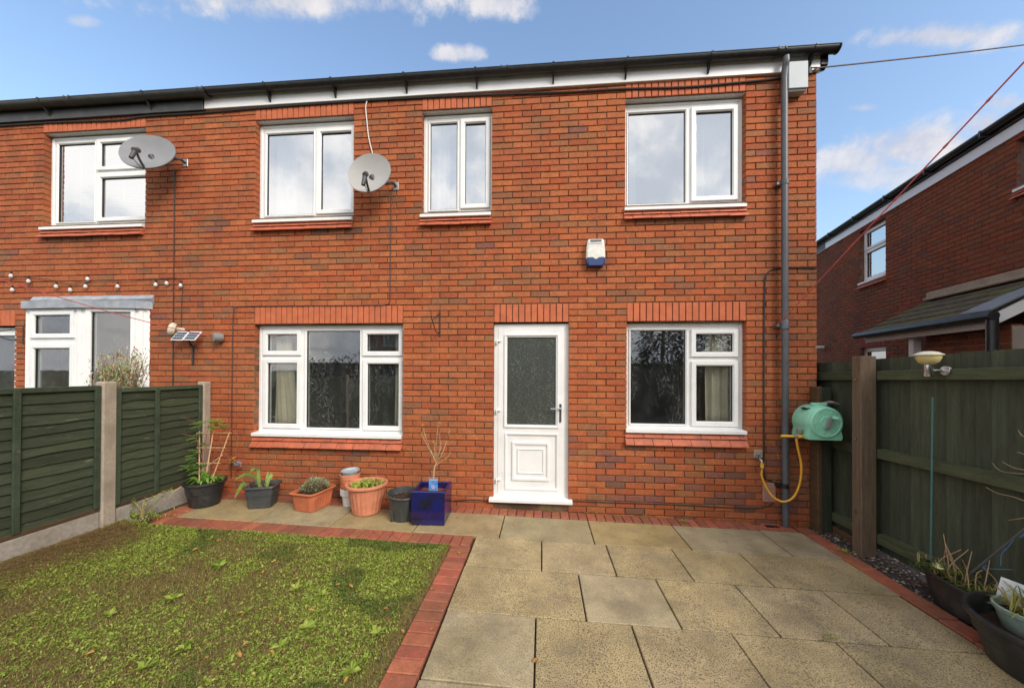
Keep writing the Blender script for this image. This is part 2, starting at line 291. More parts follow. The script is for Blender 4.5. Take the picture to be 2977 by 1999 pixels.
# ------------------------------------------------------------ mesh building
class MB:
    def __init__(s): s.v = []; s.f = []; s.c = []
    def add(s, vs, fs, col=None):
        o = len(s.v); s.v += [tuple(p) for p in vs]; s.f += [tuple(i + o for i in f) for f in fs]; s.c += [col] * len(fs); return s
    def box(s, x0, x1, y0, y1, z0, z1, col=None):
        return s.add([(x, y, z) for z in (z0, z1) for y in (y0, y1) for x in (x0, x1)],
                     [(0, 2, 3, 1), (4, 5, 7, 6), (0, 1, 5, 4), (2, 6, 7, 3), (0, 4, 6, 2), (1, 3, 7, 5)], col)
    def cbox(s, x0, x1, y0, y1, z0, z1, b=.003, col=None, mat=None):       # chamfered box
        V = []; idx = {}
        for i, x in enumerate((x0, x1)):
            for j, y in enumerate((y0, y1)):
                for k, z in enumerate((z0, z1)):
                    xi, yi, zi = (x + b * (1 - 2 * i), y + b * (1 - 2 * j), z + b * (1 - 2 * k))
                    for a, p in enumerate(((x, yi, zi), (xi, y, zi), (xi, yi, z))): idx[i, j, k, a] = len(V); V.append(p)
        Fc = []
        for a in range(3):
            o = [q for q in range(3) if q != a]
            for e in (0, 1):
                def vid(p, q):
                    t = [0, 0, 0]; t[a] = e; t[o[0]] = p; t[o[1]] = q; return idx[(*t, a)]
                Fc.append((vid(0, 0), vid(1, 0), vid(1, 1), vid(0, 1)))
            for p in (0, 1):
                for q in (0, 1):
                    t0 = [0, 0, 0]; t1 = [0, 0, 0]; t1[a] = 1
                    for t in (t0, t1): t[o[0]] = p; t[o[1]] = q
                    Fc.append((idx[(*t0, o[0])], idx[(*t1, o[0])], idx[(*t1, o[1])], idx[(*t0, o[1])]))
        for i in (0, 1):
            for j in (0, 1):
                for k in (0, 1): Fc.append(tuple(idx[i, j, k, a] for a in range(3)))
        if mat: V = [tuple(mat @ Vector(p)) for p in V]
        return s.add(V, Fc, col)
    def tube(s, pts, r, n=8, caps=True, col=None):
        pts = [Vector(p) for p in pts]; rs = r if isinstance(r, (list, tuple)) else [r] * len(pts)
        V = []; ref = None
        for i, p in enumerate(pts):
            t = (pts[min(i + 1, len(pts) - 1)] - pts[max(i - 1, 0)]).normalized()
            if ref is None: ref = t.orthogonal().normalized()
            ref = (ref - t * ref.dot(t)); ref = ref.normalized() if ref.length > 1e-6 else t.orthogonal().normalized()
            b = t.cross(ref)
            for k in range(n): a = 2 * pi * k / n; V.append(p + (ref * math.cos(a) + b * math.sin(a)) * rs[i])
        Fc = [(i * n + k, i * n + (k + 1) % n, (i + 1) * n + (k + 1) % n, (i + 1) * n + k) for i in range(len(pts) - 1) for k in range(n)]
        if caps: Fc += [tuple(range(n))[::-1], tuple((len(pts) - 1) * n + k for k in range(n))]
        return s.add(V, Fc, col)
    def lathe(s, prof, n=32, c=(0, 0, 0), sx=1, sy=1, mat=None, fn=None, sq=2.0):
        V = []
        for (r, z) in prof:
            for k in range(n):
                a = 2 * pi * k / n; ca, sa = math.cos(a), math.sin(a); q = 1.0 if sq == 2.0 else (abs(ca) ** sq + abs(sa) ** sq) ** (-1 / sq)
                rr = r * q * (fn(a, z) if fn else 1); V.append(Vector((c[0] + rr * ca * sx, c[1] + rr * sa * sy, c[2] + z)))
        if mat: V = [mat @ p for p in V]
        Fc = [(i * n + k, i * n + (k + 1) % n, (i + 1) * n + (k + 1) % n, (i + 1) * n + k) for i in range(len(prof) - 1) for k in range(n)]
        Fc += [tuple(range(n))[::-1], tuple((len(prof) - 1) * n + k for k in range(n))]
        return s.add(V, Fc)
    def prism(s, poly, d):      # poly: list of 3D points, extruded by d
        n = len(poly); d = Vector(d); P = [Vector(p) for p in poly]
        return s.add(P + [p + d for p in P], [tuple(range(n))[::-1], tuple(range(n, 2 * n))] + [(k, (k + 1) % n, n + (k + 1) % n, n + k) for k in range(n)])
    def plate(s, x0, x1, z0, z1, holes, yf, yb):     # a slab in the XZ plane with rectangular holes
        xs = sorted({x0, x1, *[min(max(h[i], x0), x1) for h in holes for i in (0, 1)]}); zs = sorted({z0, z1, *[min(max(h[i], z0), z1) for h in holes for i in (2, 3)]})
        nx, nz = len(xs) - 1, len(zs) - 1
        def solid(i, j):
            if i < 0 or j < 0 or i >= nx or j >= nz: return False
            cx, cz = (xs[i] + xs[i + 1]) / 2, (zs[j] + zs[j + 1]) / 2
            return not any(h[0] < cx < h[1] and h[2] < cz < h[3] for h in holes)
        for i in range(nx):
            for j in range(nz):
                if not solid(i, j): continue
                a, b, c, d = xs[i], xs[i + 1], zs[j], zs[j + 1]
                s.add([(a, yf, c), (b, yf, c), (b, yf, d), (a, yf, d)], [(0, 1, 2, 3)]); s.add([(a, yb, c), (b, yb, c), (b, yb, d), (a, yb, d)], [(3, 2, 1, 0)])
                for (di, dj, p) in ((-1, 0, [(a, yf, c), (a, yf, d), (a, yb, d), (a, yb, c)]), (1, 0, [(b, yf, c), (b, yb, c), (b, yb, d), (b, yf, d)]),
                                    (0, -1, [(a, yf, c), (a, yb, c), (b, yb, c), (b, yf, c)]), (0, 1, [(a, yf, d), (b, yf, d), (b, yb, d), (a, yb, d)])):
                    if not solid(i + di, j + dj): s.add(p, [(0, 1, 2, 3)])
        return s
    def ring(s, o, i, yf, yb, ch=.008):       # mitred frame between rectangles o and i, chamfered towards the inside
        def rc(r, y): return [(r[0], y, r[2]), (r[1], y, r[2]), (r[1], y, r[3]), (r[0], y, r[3])]
        m = (i[0] - ch, i[1] + ch, i[2] - ch, i[3] + ch); oc = (o[0] + .003, o[1] - .003, o[2] + .003, o[3] - .003)
        V = rc(o, yb) + rc(o, yf + .003) + rc(oc, yf) + rc(m, yf) + rc(i, yf + ch * 1.2) + rc(i, yb); Fc = []
        for l in range(5):
            for k in range(4): Fc.append((l * 4 + k, l * 4 + (k + 1) % 4, l * 4 + 4 + (k + 1) % 4, l * 4 + 4 + k))
        return s.add(V, Fc)
    def leaf(s, p, d, ln, w, up=None, droop=0.0):
        d = Vector(d).normalized(); p = Vector(p); up = Vector(up or (0, 0, 1)); sd_ = d.cross(up)
        if sd_.length < .05: sd_ = Vector((1, 0, 0))
        sd_.normalize(); nn = sd_.cross(d); m = p + d * ln * .5 + nn * ln * .06; e = p + d * ln - Vector((0, 0, droop * ln))
        return s.add([p, m - sd_ * w / 2, e, m + sd_ * w / 2], [(0, 1, 2), (0, 2, 3)])
    def strap(s, pts, w, up=(0, 0, 1)):
        V = []; n = len(pts); pts = [Vector(q) for q in pts]
        for i, p in enumerate(pts):
            t = (pts[min(i + 1, n - 1)] - pts[max(i - 1, 0)]).normalized(); sd_ = t.cross(Vector(up))
            sd_ = sd_.normalized() if sd_.length > .05 else Vector((1, 0, 0)); k = i / (n - 1); ww = w * (1 - k ** 2.5) * (.6 + .4 * min(1, k * 4)) / 2 + .0004
            V += [p - sd_ * ww, p + sd_ * ww]
        return s.add(V, [(2 * i, 2 * i + 1, 2 * i + 3, 2 * i + 2) for i in range(n - 1)])
    def mesh(s, name, org=(0, 0, 0), smooth_=False, mats=()):
        me = bpy.data.meshes.new(name); ox, oy, oz = org
        me.from_pydata([(x - ox, y - oy, z - oz) for x, y, z in s.v], [], s.f)
        if any(c is not None for c in s.c):
            at = me.color_attributes.new('tone', 'FLOAT_COLOR', 'CORNER'); buf = np.ones((len(me.loops), 4), np.float32)
            tot = np.array([len(f) for f in s.f]); cols = np.array([(*c, 1)[:4] if c else (.5, .12, .05, 1) for c in s.c], np.float32); buf[:] = np.repeat(cols, tot, 0)
            at.data.foreach_set('color', buf.ravel())
        for m in mats: me.materials.append(MATS[m])
        if smooth_: me.polygons.foreach_set('use_smooth', [True] * len(me.polygons)); me.update(); me.set_sharp_from_angle(angle=math.radians(38))
        me.update(); return me
ORG = {}
def link(name, data, loc, parent=None):
    o = bpy.data.objects.new(name, data); COL.objects.link(o); w = Vector(loc); ORG[o] = w
    if parent is not None: o.parent = parent; o.location = w - ORG[parent]
    else: o.location = w
    return o
def tag(o, label=None, cat=None, group=None, kind=None):
    if label: o['label'] = label
    if cat: o['category'] = cat
    if group: o['group'] = group
    if kind: o['kind'] = kind
    return o
def empty(name, loc, label, cat, group=None):
    o = link(name, None, loc); o.empty_display_size = .1; return tag(o, label, cat, group)
def part(mb, name, mat, parent, smooth_=False, loc=None, label=None, kind=None):
    loc = Vector(loc) if loc is not None else ORG[parent]
    o = link(name, mb.mesh(name, loc, smooth_, [mat]), loc, parent)
    if smooth_ == 'auto': pass
    return tag(o, label, None, None, kind)
def thing(mb, name, mat, loc, label, cat, group=None, smooth_=False):
    return tag(link(name, mb.mesh(name, loc, smooth_, [mat]), loc), label, cat, group)
def structure(mb, name, mat, loc=(0, 0, 0), smooth_=False): return tag(link(name, mb.mesh(name, loc, smooth_, [mat]), loc), None, None, None, 'structure')
def curve(pts, n=8):            # Catmull-Rom through points
    P = [Vector(p) for p in pts]; P = [P[0] * 2 - P[1]] + P + [P[-1] * 2 - P[-2]]; R = []
    for i in range(1, len(P) - 2):
        a, b, c, d = P[i - 1:i + 3]
        for k in range(n):
            t = k / n; R.append(.5 * ((2 * b) + (c - a) * t + (2 * a - 5 * b + 4 * c - d) * t * t + (3 * b - a - 3 * c + d) * t ** 3))
    return R + [P[-2]]

# ============================================================ SETTING: ground
mb = MB(); xs = [-400, -60, -20] + [i * 1.0 for i in range(-10, 21)] + [60, 400]; ys = [-400, -60, -20, -12, -6, 0, 6, 12, 60, 400]
for i in range(len(xs) - 1):
    for j in range(len(ys) - 1):
        cl_ = lambda x: zg(min(max(x, -10), 20)) - .07
        mb.add([(xs[i], ys[j], cl_(xs[i])), (xs[i + 1], ys[j], cl_(xs[i + 1])), (xs[i + 1], ys[j + 1], cl_(xs[i + 1])), (xs[i], ys[j + 1], cl_(xs[i]))], [(0, 1, 2, 3)])
structure(mb, 'ground', 'ground')
def sheet(x0, x1, y0, y1, h, nx=8, ny=8, fn=None):
    mb = MB(); V = []
    for j in range(ny + 1):
        for i in range(nx + 1):
            x = x0 + (x1 - x0) * i / nx; y = y0 + (y1 - y0) * j / ny; V.append((x, y, zg(x) + h + (fn(x, y) if fn else 0)))
    mb.add(V, [(j * (nx + 1) + i, j * (nx + 1) + i + 1, (j + 1) * (nx + 1) + i + 1, (j + 1) * (nx + 1) + i) for j in range(ny) for i in range(nx)]); return mb
patio = structure(sheet(-.62, 6.74, -7, .05, -.030), 'patio', 'bed')
# ------------------------------------------------------------ paving slabs
def tilt_box(x0, x1, y0, y1, h0, h1, b, col, dz=0, tx=0, ty=0):
    mb = MB()
    cx, cy = (x0 + x1) / 2, (y0 + y1) / 2
    mb.cbox(x0, x1, y0, y1, h0, h1, b, col); mb.v = [(x, y, z + zg(x) + dz + tx * (x - cx) + ty * (y - cy)) for x, y, z in mb.v]; return mb
SL = []
BUFF, GREY, OCH, PALE = (.47, .362, .195), (.38, .31, .185), (.41, .305, .145), (.43, .35, .215)
rows = [((-.755, -.205), [-.23, .655, 1.52, 2.42, 3.318, 4.264, 5.184, 6.10, 6.54], [(OCH, .5), (GREY, .45), (OCH, .5), (OCH, .5), (GREY, .5), (OCH, .4), (GREY, .4), (GREY, .4)]),
        ((-1.29, -.755), [3.085, 3.744, 4.367, 4.986, 5.605, 6.53], [(BUFF, .8), (BUFF, .8), (BUFF, .9), (BUFF, .8), (BUFF, .9)]),
        ((-1.86, -1.29), [3.08, 4.049, 4.673, 5.292, 5.944, 6.51], [(BUFF, 1), (PALE, .5), (BUFF, 1), (BUFF, 1), (BUFF, 1)]),
        ((-2.42, -1.86), [3.085, 3.706, 4.343, 4.978, 5.612, 6.48], [(PALE, .55), (BUFF, 1), (BUFF, 1), (BUFF, 1), (BUFF, 1)]),
        ((-2.99, -2.42), [3.08, 4.03, 4.65, 5.27, 5.90, 6.47], [(GREY, .6)] + [(BUFF, 1)] * 4), ((-3.55, -2.99), [3.08, 3.70, 4.33, 4.97, 5.6, 6.46], [(BUFF, 1)] * 5),
        ((-4.12, -3.55), [3.08, 4.03, 4.65, 5.27, 5.90, 6.45], [(BUFF, 1)] * 5), ((-4.69, -4.12), [3.08, 3.70, 4.33, 4.97, 5.6, 6.44], [(BUFF, 1)] * 5), ((-5.26, -4.69), [3.08, 4.03, 4.65, 5.27, 5.90, 6.43], [(BUFF, 1)] * 5)]
for (y0, y1), X, T in rows:
    for k in range(len(X) - 1):
        c, a = T[k]; v = U(.9, 1.1); g = .0055
        mb = tilt_box(X[k] + g, X[k + 1] - g, y0 + g, y1 - g, -.04, 0, .004, (c[0] * v, c[1] * v, c[2] * v * U(.92, 1.05), a), U(-.003, .002), U(-.002, .002), U(-.002, .002))
        part(mb, 'paving_slab', 'slab', patio, loc=((X[k] + X[k + 1]) / 2, (y0 + y1) / 2, zg(X[k])))
def edging(x0, x1, y0, y1):
    v = U(.75, 1.18); c = (.34 * v, .098 * v * U(.88, 1.15), .050 * v)
    mb = tilt_box(x0 + .0035, x1 - .0035, y0 + .0035, y1 - .0035, -.05, .004, .005, c, U(-.003, .003), U(-.012, .012), U(-.012, .012))
    part(mb, 'edging_brick', 'edging', patio, loc=((x0 + x1) / 2, (y0 + y1) / 2, zg(x0)))
x = -.32
while x < 3.06: edging(x, min(x + .1025, 3.085), -.963, -.762); x += .1025                # in front of the pots
y = -.97
while y > -5.2: edging(2.885, 3.075, y - .1025, y); y -= .1025                            # beside the lawn
x = -.45
while x < 6.5: edging(x, x + .1025, -.198, -.008 if x < 6.1 else -.06); x += .1025         # along the house wall
y = -.2
while y > -.74: edging(-.45, -.238, y - .1025, y); y -= .1025
y = -.06
while y > -4.6: edging(6.55 + .02 * y * .9, 6.70 + .02 * y * .9, y - .212, y); y -= .212          # along the pebble strip
# pebble strip between edging and right-hand fence
def pebbles():
    s = sheet(6.70, 7.16, -5, .05, -.022, 4, 30, lambda x, y: .012 * noise.noise(Vector((x * 9, y * 9, 0))))
    g = structure(s, 'pebble_bed', 'stone_dark')
    mb = MB(); P = [(math.cos(a), math.sin(a)) for a in [k * pi / 3 for k in range(6)]]
    for _ in range(1100):
        x = U(6.69, 7.12); y = -(rnd() ** 1.2) * 2.6 - .05; r = U(.006, .017); z = zg(x) - .018 + U(0, .006); a0 = U(0, 6); ex = U(.6, 1)
        V = [(x, y, z + r * .8)] + [(x + r * (math.cos(a0) * p[0] * ex - math.sin(a0) * p[1]), y + r * (math.sin(a0) * p[0] * ex + math.cos(a0) * p[1]), z + U(0, .004)) for p in P]
        t = random.choice([(.22, .15, .11), (.15, .08, .055), (.22, .17, .13), (.06, .045, .034), (.16, .08, .05), (.055, .04, .03), (.05, .035, .027), (.34, .30, .25)]); mb.add(V, [(0, k + 1, (k + 1) % 6 + 1) for k in range(6)], t)
    o = part(mb, 'pebble', 'pebbles', g, True, kind='stuff')
s_ = NT('pebbles'); a_ = s_.n('ShaderNodeVertexColor'); a_.layer_name = 'tone'; s_.col(s_.mix(1.0, a_.outputs[0], s_.ramp(s_.noise(60, 3), (.3, .7), (.7, 1.2)), 'MULTIPLY')); s_.set(Roughness=.5)
pebbles()

# ============================================================ BRICKWORK
CH, BL, JT = .0759, .225, .0105
PAL = [(.46, .108, .034), (.48, .126, .042), (.42, .090, .028), (.49, .142, .050), (.38, .082, .028), (.44, .115, .040), (.47, .132, .040), (.41, .098, .034),
       (.36, .130, .050), (.31, .130, .058), (.27, .105, .052), (.21, .080, .068), (.26, .092, .068), (.17, .080, .055)]
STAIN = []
def tone(x, z, mode):
    p = rnd()
    if mode == 'house':
        br = .10 + .13 * (noise.noise(Vector((x * .8, z * .8, 3))) + .2); pu = .16 if (z < .95 and x > 3.9) else (.10 if z < 1.3 and x > 3.9 else .012)
    elif mode == 'left': br, pu = .12, .01
    else: br, pu = .30, .06
    for (xx, zz) in STAIN:
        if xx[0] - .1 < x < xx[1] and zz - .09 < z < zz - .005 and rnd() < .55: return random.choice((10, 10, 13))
    if p < pu: return random.choice((11, 12, 12, 13 if z < 1 else 10))
    if p < pu + max(br, .03): return random.choice((8, 9, 10, 8))
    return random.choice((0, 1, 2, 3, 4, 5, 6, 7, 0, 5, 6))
def brick_mb(ln, h, col, dp=.10, jit=0.0, mb=None, x=0, y=0, z=0):
    mb = mb or MB(); b = .0035
    def q(e, yy): return [(x + e, y + yy, z + e), (x + ln - e, y + yy, z + e), (x + ln - e, y + yy, z + h - e), (x + e, y + yy, z + h - e)]
    V = q(b, 0) + q(0, .003) + q(0, dp)
    if jit: V = [(a + U(-jit, jit), c, d + U(-jit, jit)) for a, c, d in V]
    return mb.add(V, [(0, 1, 2, 3)] + [(l * 4 + (k + 1) % 4, l * 4 + k, l * 4 + 4 + k, l * 4 + 4 + (k + 1) % 4) for l in (0, 1) for k in range(4)], col)
BM = {}
def brick_mesh(full, t, var, mat):
    k = (full, t, var, mat)
    if k not in BM: BM[k] = brick_mb(BL - JT if full else BL / 2 - JT, CH - JT, PAL[t], .10, .0012).mesh('brick', (0, 0, 0), False, [mat])
    return BM[k]
def brickwork(wall, x0, x1, c0, c1, zones, mode, mat, mtx=None, n_ind=300, phase=0.0, view=None, dp=.10):
    """stretcher bond on y = 0 facing -y; the bricks that show largest become parts, the rest one part"""
    mtx = mtx or Matrix.Identity(4); L_ = []
    for c in range(c0, c1):
        z = c * CH + JT / 2; zc = z + CH / 2; cuts = sorted((a, b) for a, b, lo, hi in zones if lo < zc < hi); segs = []; p = x0
        for a, b in cuts:
            if a > p: segs.append((p, min(a, x1)))
            p = max(p, b)
        if p < x1: segs.append((p, x1))
        off = phase + (BL / 2 if c % 2 else 0)
        for a, b in segs:
            k = math.ceil((a - off) / BL - 1e-6); J = [a]; q = off + k * BL
            while q < b - .04:
                if q > a + .04: J.append(q)
                q += BL
            J.append(b)
            for i in range(len(J) - 1):
                l = a + 0 if i == 0 else J[i] + JT / 2; r = b if i == len(J) - 2 else J[i + 1] - JT / 2
                if r - l > .02: L_.append((l, r, z, tone(l, z, mode)))
    rest = MB(); cand = []
    for e in L_:
        ln = e[1] - e[0]
        w = mtx @ Vector(((e[0] + e[1]) / 2, 0, e[2]))
        if view: sees = view(w, e)
        else: sees = True
        if abs(ln - (BL - JT)) < .007 and sees: cand.append(((w - CAM).length, e, True))
        else: cand.append((1e9 if not (sees and abs(ln - (BL / 2 - JT)) < .012) else (w - CAM).length, e, False))
    cand.sort(key=lambda t: t[0])
    for i, (d, e, full) in enumerate(cand):
        pr = U(-.0018, .0018)
        if i < n_ind and d < 1e8:
            o = link('brick', brick_mesh(full, e[3], random.randrange(3), mat), mtx @ Vector((e[0] + U(-.001, .001), pr, e[2] + U(-.001, .001))), wall)
            if mtx != Matrix.Identity(4): o.rotation_euler = mtx.to_euler()
        else:
            t = PAL[e[3]]; v = U(.92, 1.08); brick_mb(e[1] - e[0], CH - JT, (t[0] * v, t[1] * v, t[2] * v), dp, .0012, rest, e[0], pr, e[2])
    rest.v = [tuple(mtx @ Vector(p)) for p in rest.v]
    part(rest, 'brick_field', mat, wall, kind='stuff')
def soldiers(wall, x0, x1, z0, z1, n, name='lintel_brick', mtx=None, y=-.003, mat='smooth_brick'):
    st = (x1 - x0) / n; me = None
    for k in range(n):
        if me is None: mb = MB(); mb.cbox(0, st - .0105, 0, .102, 0, z1 - z0 - .010, .003); me = mb.mesh(name, (0, 0, 0), False, [mat])
        p = Vector((x0 + k * st + .004, y + U(-.0015, .0015), z0 + .004)); o = link(name, me, (mtx @ p) if mtx else p, wall)
        if mtx: o.rotation_euler = mtx.to_euler()
def tile_sill(wall, x0, x1, z0, z1, mtx=None, back=.09):
    """two courses of clay sill tiles, the lower one throwing clear of the wall"""
    h = z1 - z0
    for row, (ya, yb, za, zb, off) in enumerate(((-.060, -.010, z0, z0 + h * .50, .45), (-.024, .014, z0 + h * .58, z1 - .002, 0))):
        x = x0 - (1 - off) * 0 ; first = True
        while x < x1 - .01:
            w = .215 * (off if first and off else 1); e = min(x + w, x1)
            if x1 - e < .05: e = x1
            mb = MB(); d = U(-.002, .002); t = .022
            P = [(x + .003, ya, za + d), (x + .003, ya + .004, za + .014 + d), (x + .003, yb, zb + d), (x + .003, .013, zb + d - .004), (x + .003, .013, za + .012 + d), (x + .003, ya + .015, za - .002 + d)]
            mb.prism(P, (e - x - .006, 0, 0))
            if mtx: mb.v = [tuple(mtx @ Vector(p)) for p in mb.v]
            part(mb, 'sill_tile', 'sill_tile', wall); x = e; first = False

# ============================================================ WINDOWS AND DOOR
def rect(cf, x0, y0, x1, y1, y):
    a, b = cf(x0, y0, y), cf(x1, y1, y); c, d = cf(x0, y1, y), cf(x1, y0, y)
    return ((a.x + c.x) / 2, (b.x + d.x) / 2, (b.z + c.z) / 2, (a.z + d.z) / 2)
def window(house, label, op, z0, z1, panes, y=.085, e=.058, glass='glass', sill=True, mtx=None, hand=None):
    """op: opening x0,x1; panes: (x0,x1,z0,z1,'s' sash or 'f' fixed)"""
    x0, x1 = op; X = lambda m: setattr(m, 'v', [tuple(mtx @ Vector(p)) for p in m.v]) if mtx else None
    mb = MB(); mb.plate(x0 - .006, x1 + .006, z0, z1, [p[:4] for p in panes], y + .012, y + .07); X(mb)
    fr = part(mb, 'window', 'upvc', house, label=label)
    mb = MB(); mb.ring((x0 - .005, x1 + .005, z0 + .001, z1 - .001), (x0 + .030, x1 - .030, z0 + .030, z1 - .030), y, y + .02, .006); X(mb); part(mb, 'frame', 'upvc', fr)
    for p in panes:
        r = p[:4]; ee = e if p[4] == 's' else .022
        o = (max(r[0] - ee, x0 + .012), min(r[1] + ee, x1 - .012), r[2] - ee, r[3] + ee)
        mb = MB(); mb.ring(o, r, y - (.014 if p[4] == 's' else .004), y + .03, .012); X(mb); part(mb, 'sash' if p[4] == 's' else 'glazing_bead', 'upvc', fr)
        mb = MB(); mb.ring((r[0] + .001, r[1] - .001, r[2] + .001, r[3] - .001), (r[0] + .004, r[1] - .004, r[2] + .004, r[3] - .004), y + .012, y + .032, .001); X(mb); part(mb, 'gasket', 'gasket', fr)
        mb = MB(); mb.add([(r[0] - .004, y + .025, r[2] - .004), (r[1] + .004, y + .025, r[2] - .004), (r[1] + .004, y + .025, r[3] + .004), (r[0] - .004, y + .025, r[3] + .004)], [(0, 1, 2, 3)]); X(mb); part(mb, 'pane', glass, fr)
    if sill:
        zs = sill if isinstance(sill, float) else z0 - .045
        mb = MB(); mb.prism([(x0 - .012, -.032, zs), (x0 - .012, -.032, zs + .034), (x0 - .012, -.022, zs + .039), (x0 - .012, y + .02, max(z0 + .001, zs + .05)), (x0 - .012, y + .02, zs), (x0 - .012, -.02, zs - .001)], (x1 - x0 + .024 - (.018 if not mtx else 0), 0, 0)); X(mb); part(mb, 'sill', 'upvc', fr)
    return fr
def room(house, x0, x1, z0, z1, mat, depth=2.6, y=.26, mtx=None):
    mb = MB(); a, b, c, d = x0 - .5, x1 + .5, z0 - .7, z1 + .35
    P = [(a, y, c), (b, y, c), (b, y, d), (a, y, d)]; Q = [(p[0], y + depth, p[2]) for p in P]
    mb.add(P + Q, [(0, 1, 5, 4), (1, 2, 6, 5), (2, 3, 7, 6), (3, 0, 4, 7), (4, 5, 6, 7)])
    H = [(x0 - .05, y, z0 - .05), (x1 + .05, y, z0 - .05), (x1 + .05, y, z1 + .05), (x0 - .05, y, z1 + .05)]
    mb.add(P + H, [(0, 4, 5, 1), (1, 5, 6, 2), (2, 6, 7, 3), (3, 7, 4, 0)])
    if mtx: mb.v = [tuple(mtx @ Vector(p)) for p in mb.v]
    part(mb, 'interior_wall', mat, house)
def curtain(x0, x1, z0, z1, y, label, mat='curtain', gather=0.0, folds=7, lean=0.0, group=None):
    mb = MB(); nx, nz = folds * 6, 10; V = []
    for j in range(nz + 1):
        t = j / nz; sh = gather * math.sin(t * pi * .5)
        for i in range(nx + 1):
            u = i / nx; x = x0 + (x1 - x0) * (u * (1 - sh) + lean * (1 - t) * .3); yy = y + .022 * math.sin(u * folds * 2 * pi + .6 * math.sin(t * 3)) + .01 * math.sin(u * 11 + t * 2)
            V.append((x, yy, z0 + (z1 - z0) * t))
    mb.add(V, [(j * (nx + 1) + i, j * (nx + 1) + i + 1, (j + 1) * (nx + 1) + i + 1, (j + 1) * (nx + 1) + i) for j in range(nz) for i in range(nx)])
    o = thing(mb, 'curtain', mat, (x0, y, z0), label, 'curtain', group, True)
    m = o.modifiers.new('thickness', 'SOLIDIFY'); m.thickness = .004; return o

# ------------------------------------------------------------ openings measured on the photograph
c6, c7, c2, c3, c1, c5, c8 = crop(700, 850, 2.851), crop(1400, 850, 2.851), crop(700, 200, 2.851), crop(1400, 100, 2.851), crop(0, 200, 2.851), crop(0, 750, 2.851), crop(2100, 650, 2.613)
XP, XC, ZT = -.70, 6.845, 69 * CH
ox = lambda a, b, py: (W(a, py).x, W(b, py).x)
LWx, DRx, RWx = ox(740.6, 1171.8, 916), ox(1436.1, 1654.2, 910), ox(1822.5, 2169.6, 907)
UL, UM, UR = ox(742.8, 1029, 340), ox(1227.2, 1430.6, 315), ox(1818.4, 2168.9, 276)
NU = ox(127, 423.7, 377)
zl0, zl1, zu0, zu1 = 30 * CH, 33 * CH, 65 * CH, 68 * CH
house = empty('terraced_house', (3, 0, 0), 'red brick house with white fascia and white back door', 'house')
zfl, zfr, zsu = c6(700, 1158, .085).z, c7(1700, 1128, .085).z, c3(1500, 1432, .085).z
znl, znr, znu = c6(1000, 1207, -.03).z, c7(1700, 1168, -.03).z, c3(1500, 1446, -.03).z      # undersides of the white sills
ztl, ztr, ztu = c6(900, 1298, -.045).z, c7(1700, 1272, -.045).z, c3(1700, 1513, -.045).z     # lowest edge of the tiles
holes = [(*LWx, zfl - .03, zl0), (*RWx, zfr - .03, zl0), (*DRx, 2 * CH - .02, zl0), (*UL, zsu, zu0), (*UM, zsu, zu0), (*UR, zsu, zu0)]
cB = lambda z: round(z / CH) * CH
zones = [(LWx[0] - .008, LWx[1], cB(ztl), zl1), (RWx[0], RWx[1] + .004, cB(ztr), zl1), (*DRx, -1, zl1), (*UL, cB(ztu), zu1), (*UM, cB(ztu), zu1), (*UR, cB(ztu), zu1)]
mb = MB(); mb.plate(XP, XC - .006, -.3, ZT, [(h[0] - .008, h[1] + .008, h[2], h[3] + .004) for h in holes], .0125, .30)
wall = part(mb, 'wall', 'mortar', house)
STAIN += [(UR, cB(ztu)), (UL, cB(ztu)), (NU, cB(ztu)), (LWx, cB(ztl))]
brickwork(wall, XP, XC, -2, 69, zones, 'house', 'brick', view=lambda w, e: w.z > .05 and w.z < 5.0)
MG = Matrix.Translation((XC, .102, 0)) @ Matrix.Rotation(pi / 2, 4, 'Z')                   # gable end round the corner
mb = MB(); mb.plate(0, 6.8, -.3, ZT, [], .0085, .3); mb.v = [tuple(MG @ Vector(p)) for p in mb.v]; gw = part(mb, 'gable_wall', 'mortar', house)
brickwork(gw, 0, 6.8, -2, 69, [], 'house', 'brick', MG, 0, view=lambda w, e: False)
for (xx, n, z0, z1) in ((LWx, 27, zl0, zl1), (DRx, 12, zl0, zl1), (RWx, 18, zl0, zl1), (UL, 18, zu0, zu1), (UM, 12, zu0, zu1), (UR, 18, zu0, zu1)): soldiers(wall, xx[0], xx[1], z0, z1, n)
soldiers(wall, DRx[0], DRx[1], -.10, 2 * CH - .025, 12, 'threshold_brick', y=.02)
for xx, a, b in ((LWx, ztl, znl - .002), (RWx, ztr, znr - .002), (UL, ztu, znu - .002), (UM, ztu, znu - .002), (UR, ztu, znu - .002)): tile_sill(wall, xx[0] - .02, xx[1] + .004, a, b)
for xx, z in ((LWx, zl0), (RWx, zl0), (UL, zu0), (UM, zu0), (UR, zu0)):                    # lintel soffits
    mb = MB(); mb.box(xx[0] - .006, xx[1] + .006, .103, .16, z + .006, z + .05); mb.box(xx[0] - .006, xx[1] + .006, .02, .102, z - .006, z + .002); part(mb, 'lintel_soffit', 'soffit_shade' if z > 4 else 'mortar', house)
Y0 = .085
R = lambda cf, *a: rect(cf, *a, Y0)
window(house, 'wide window of five panes left of the door', LWx, zfl, zl0 - .008,
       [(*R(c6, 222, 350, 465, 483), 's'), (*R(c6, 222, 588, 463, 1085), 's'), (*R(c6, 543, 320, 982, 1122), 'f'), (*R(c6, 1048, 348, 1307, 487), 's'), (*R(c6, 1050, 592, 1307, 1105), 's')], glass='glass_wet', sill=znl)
rwt = R(c7, 1778, 345, 2082, 492); rwb = R(c7, 1780, 608, 2082, 1068)
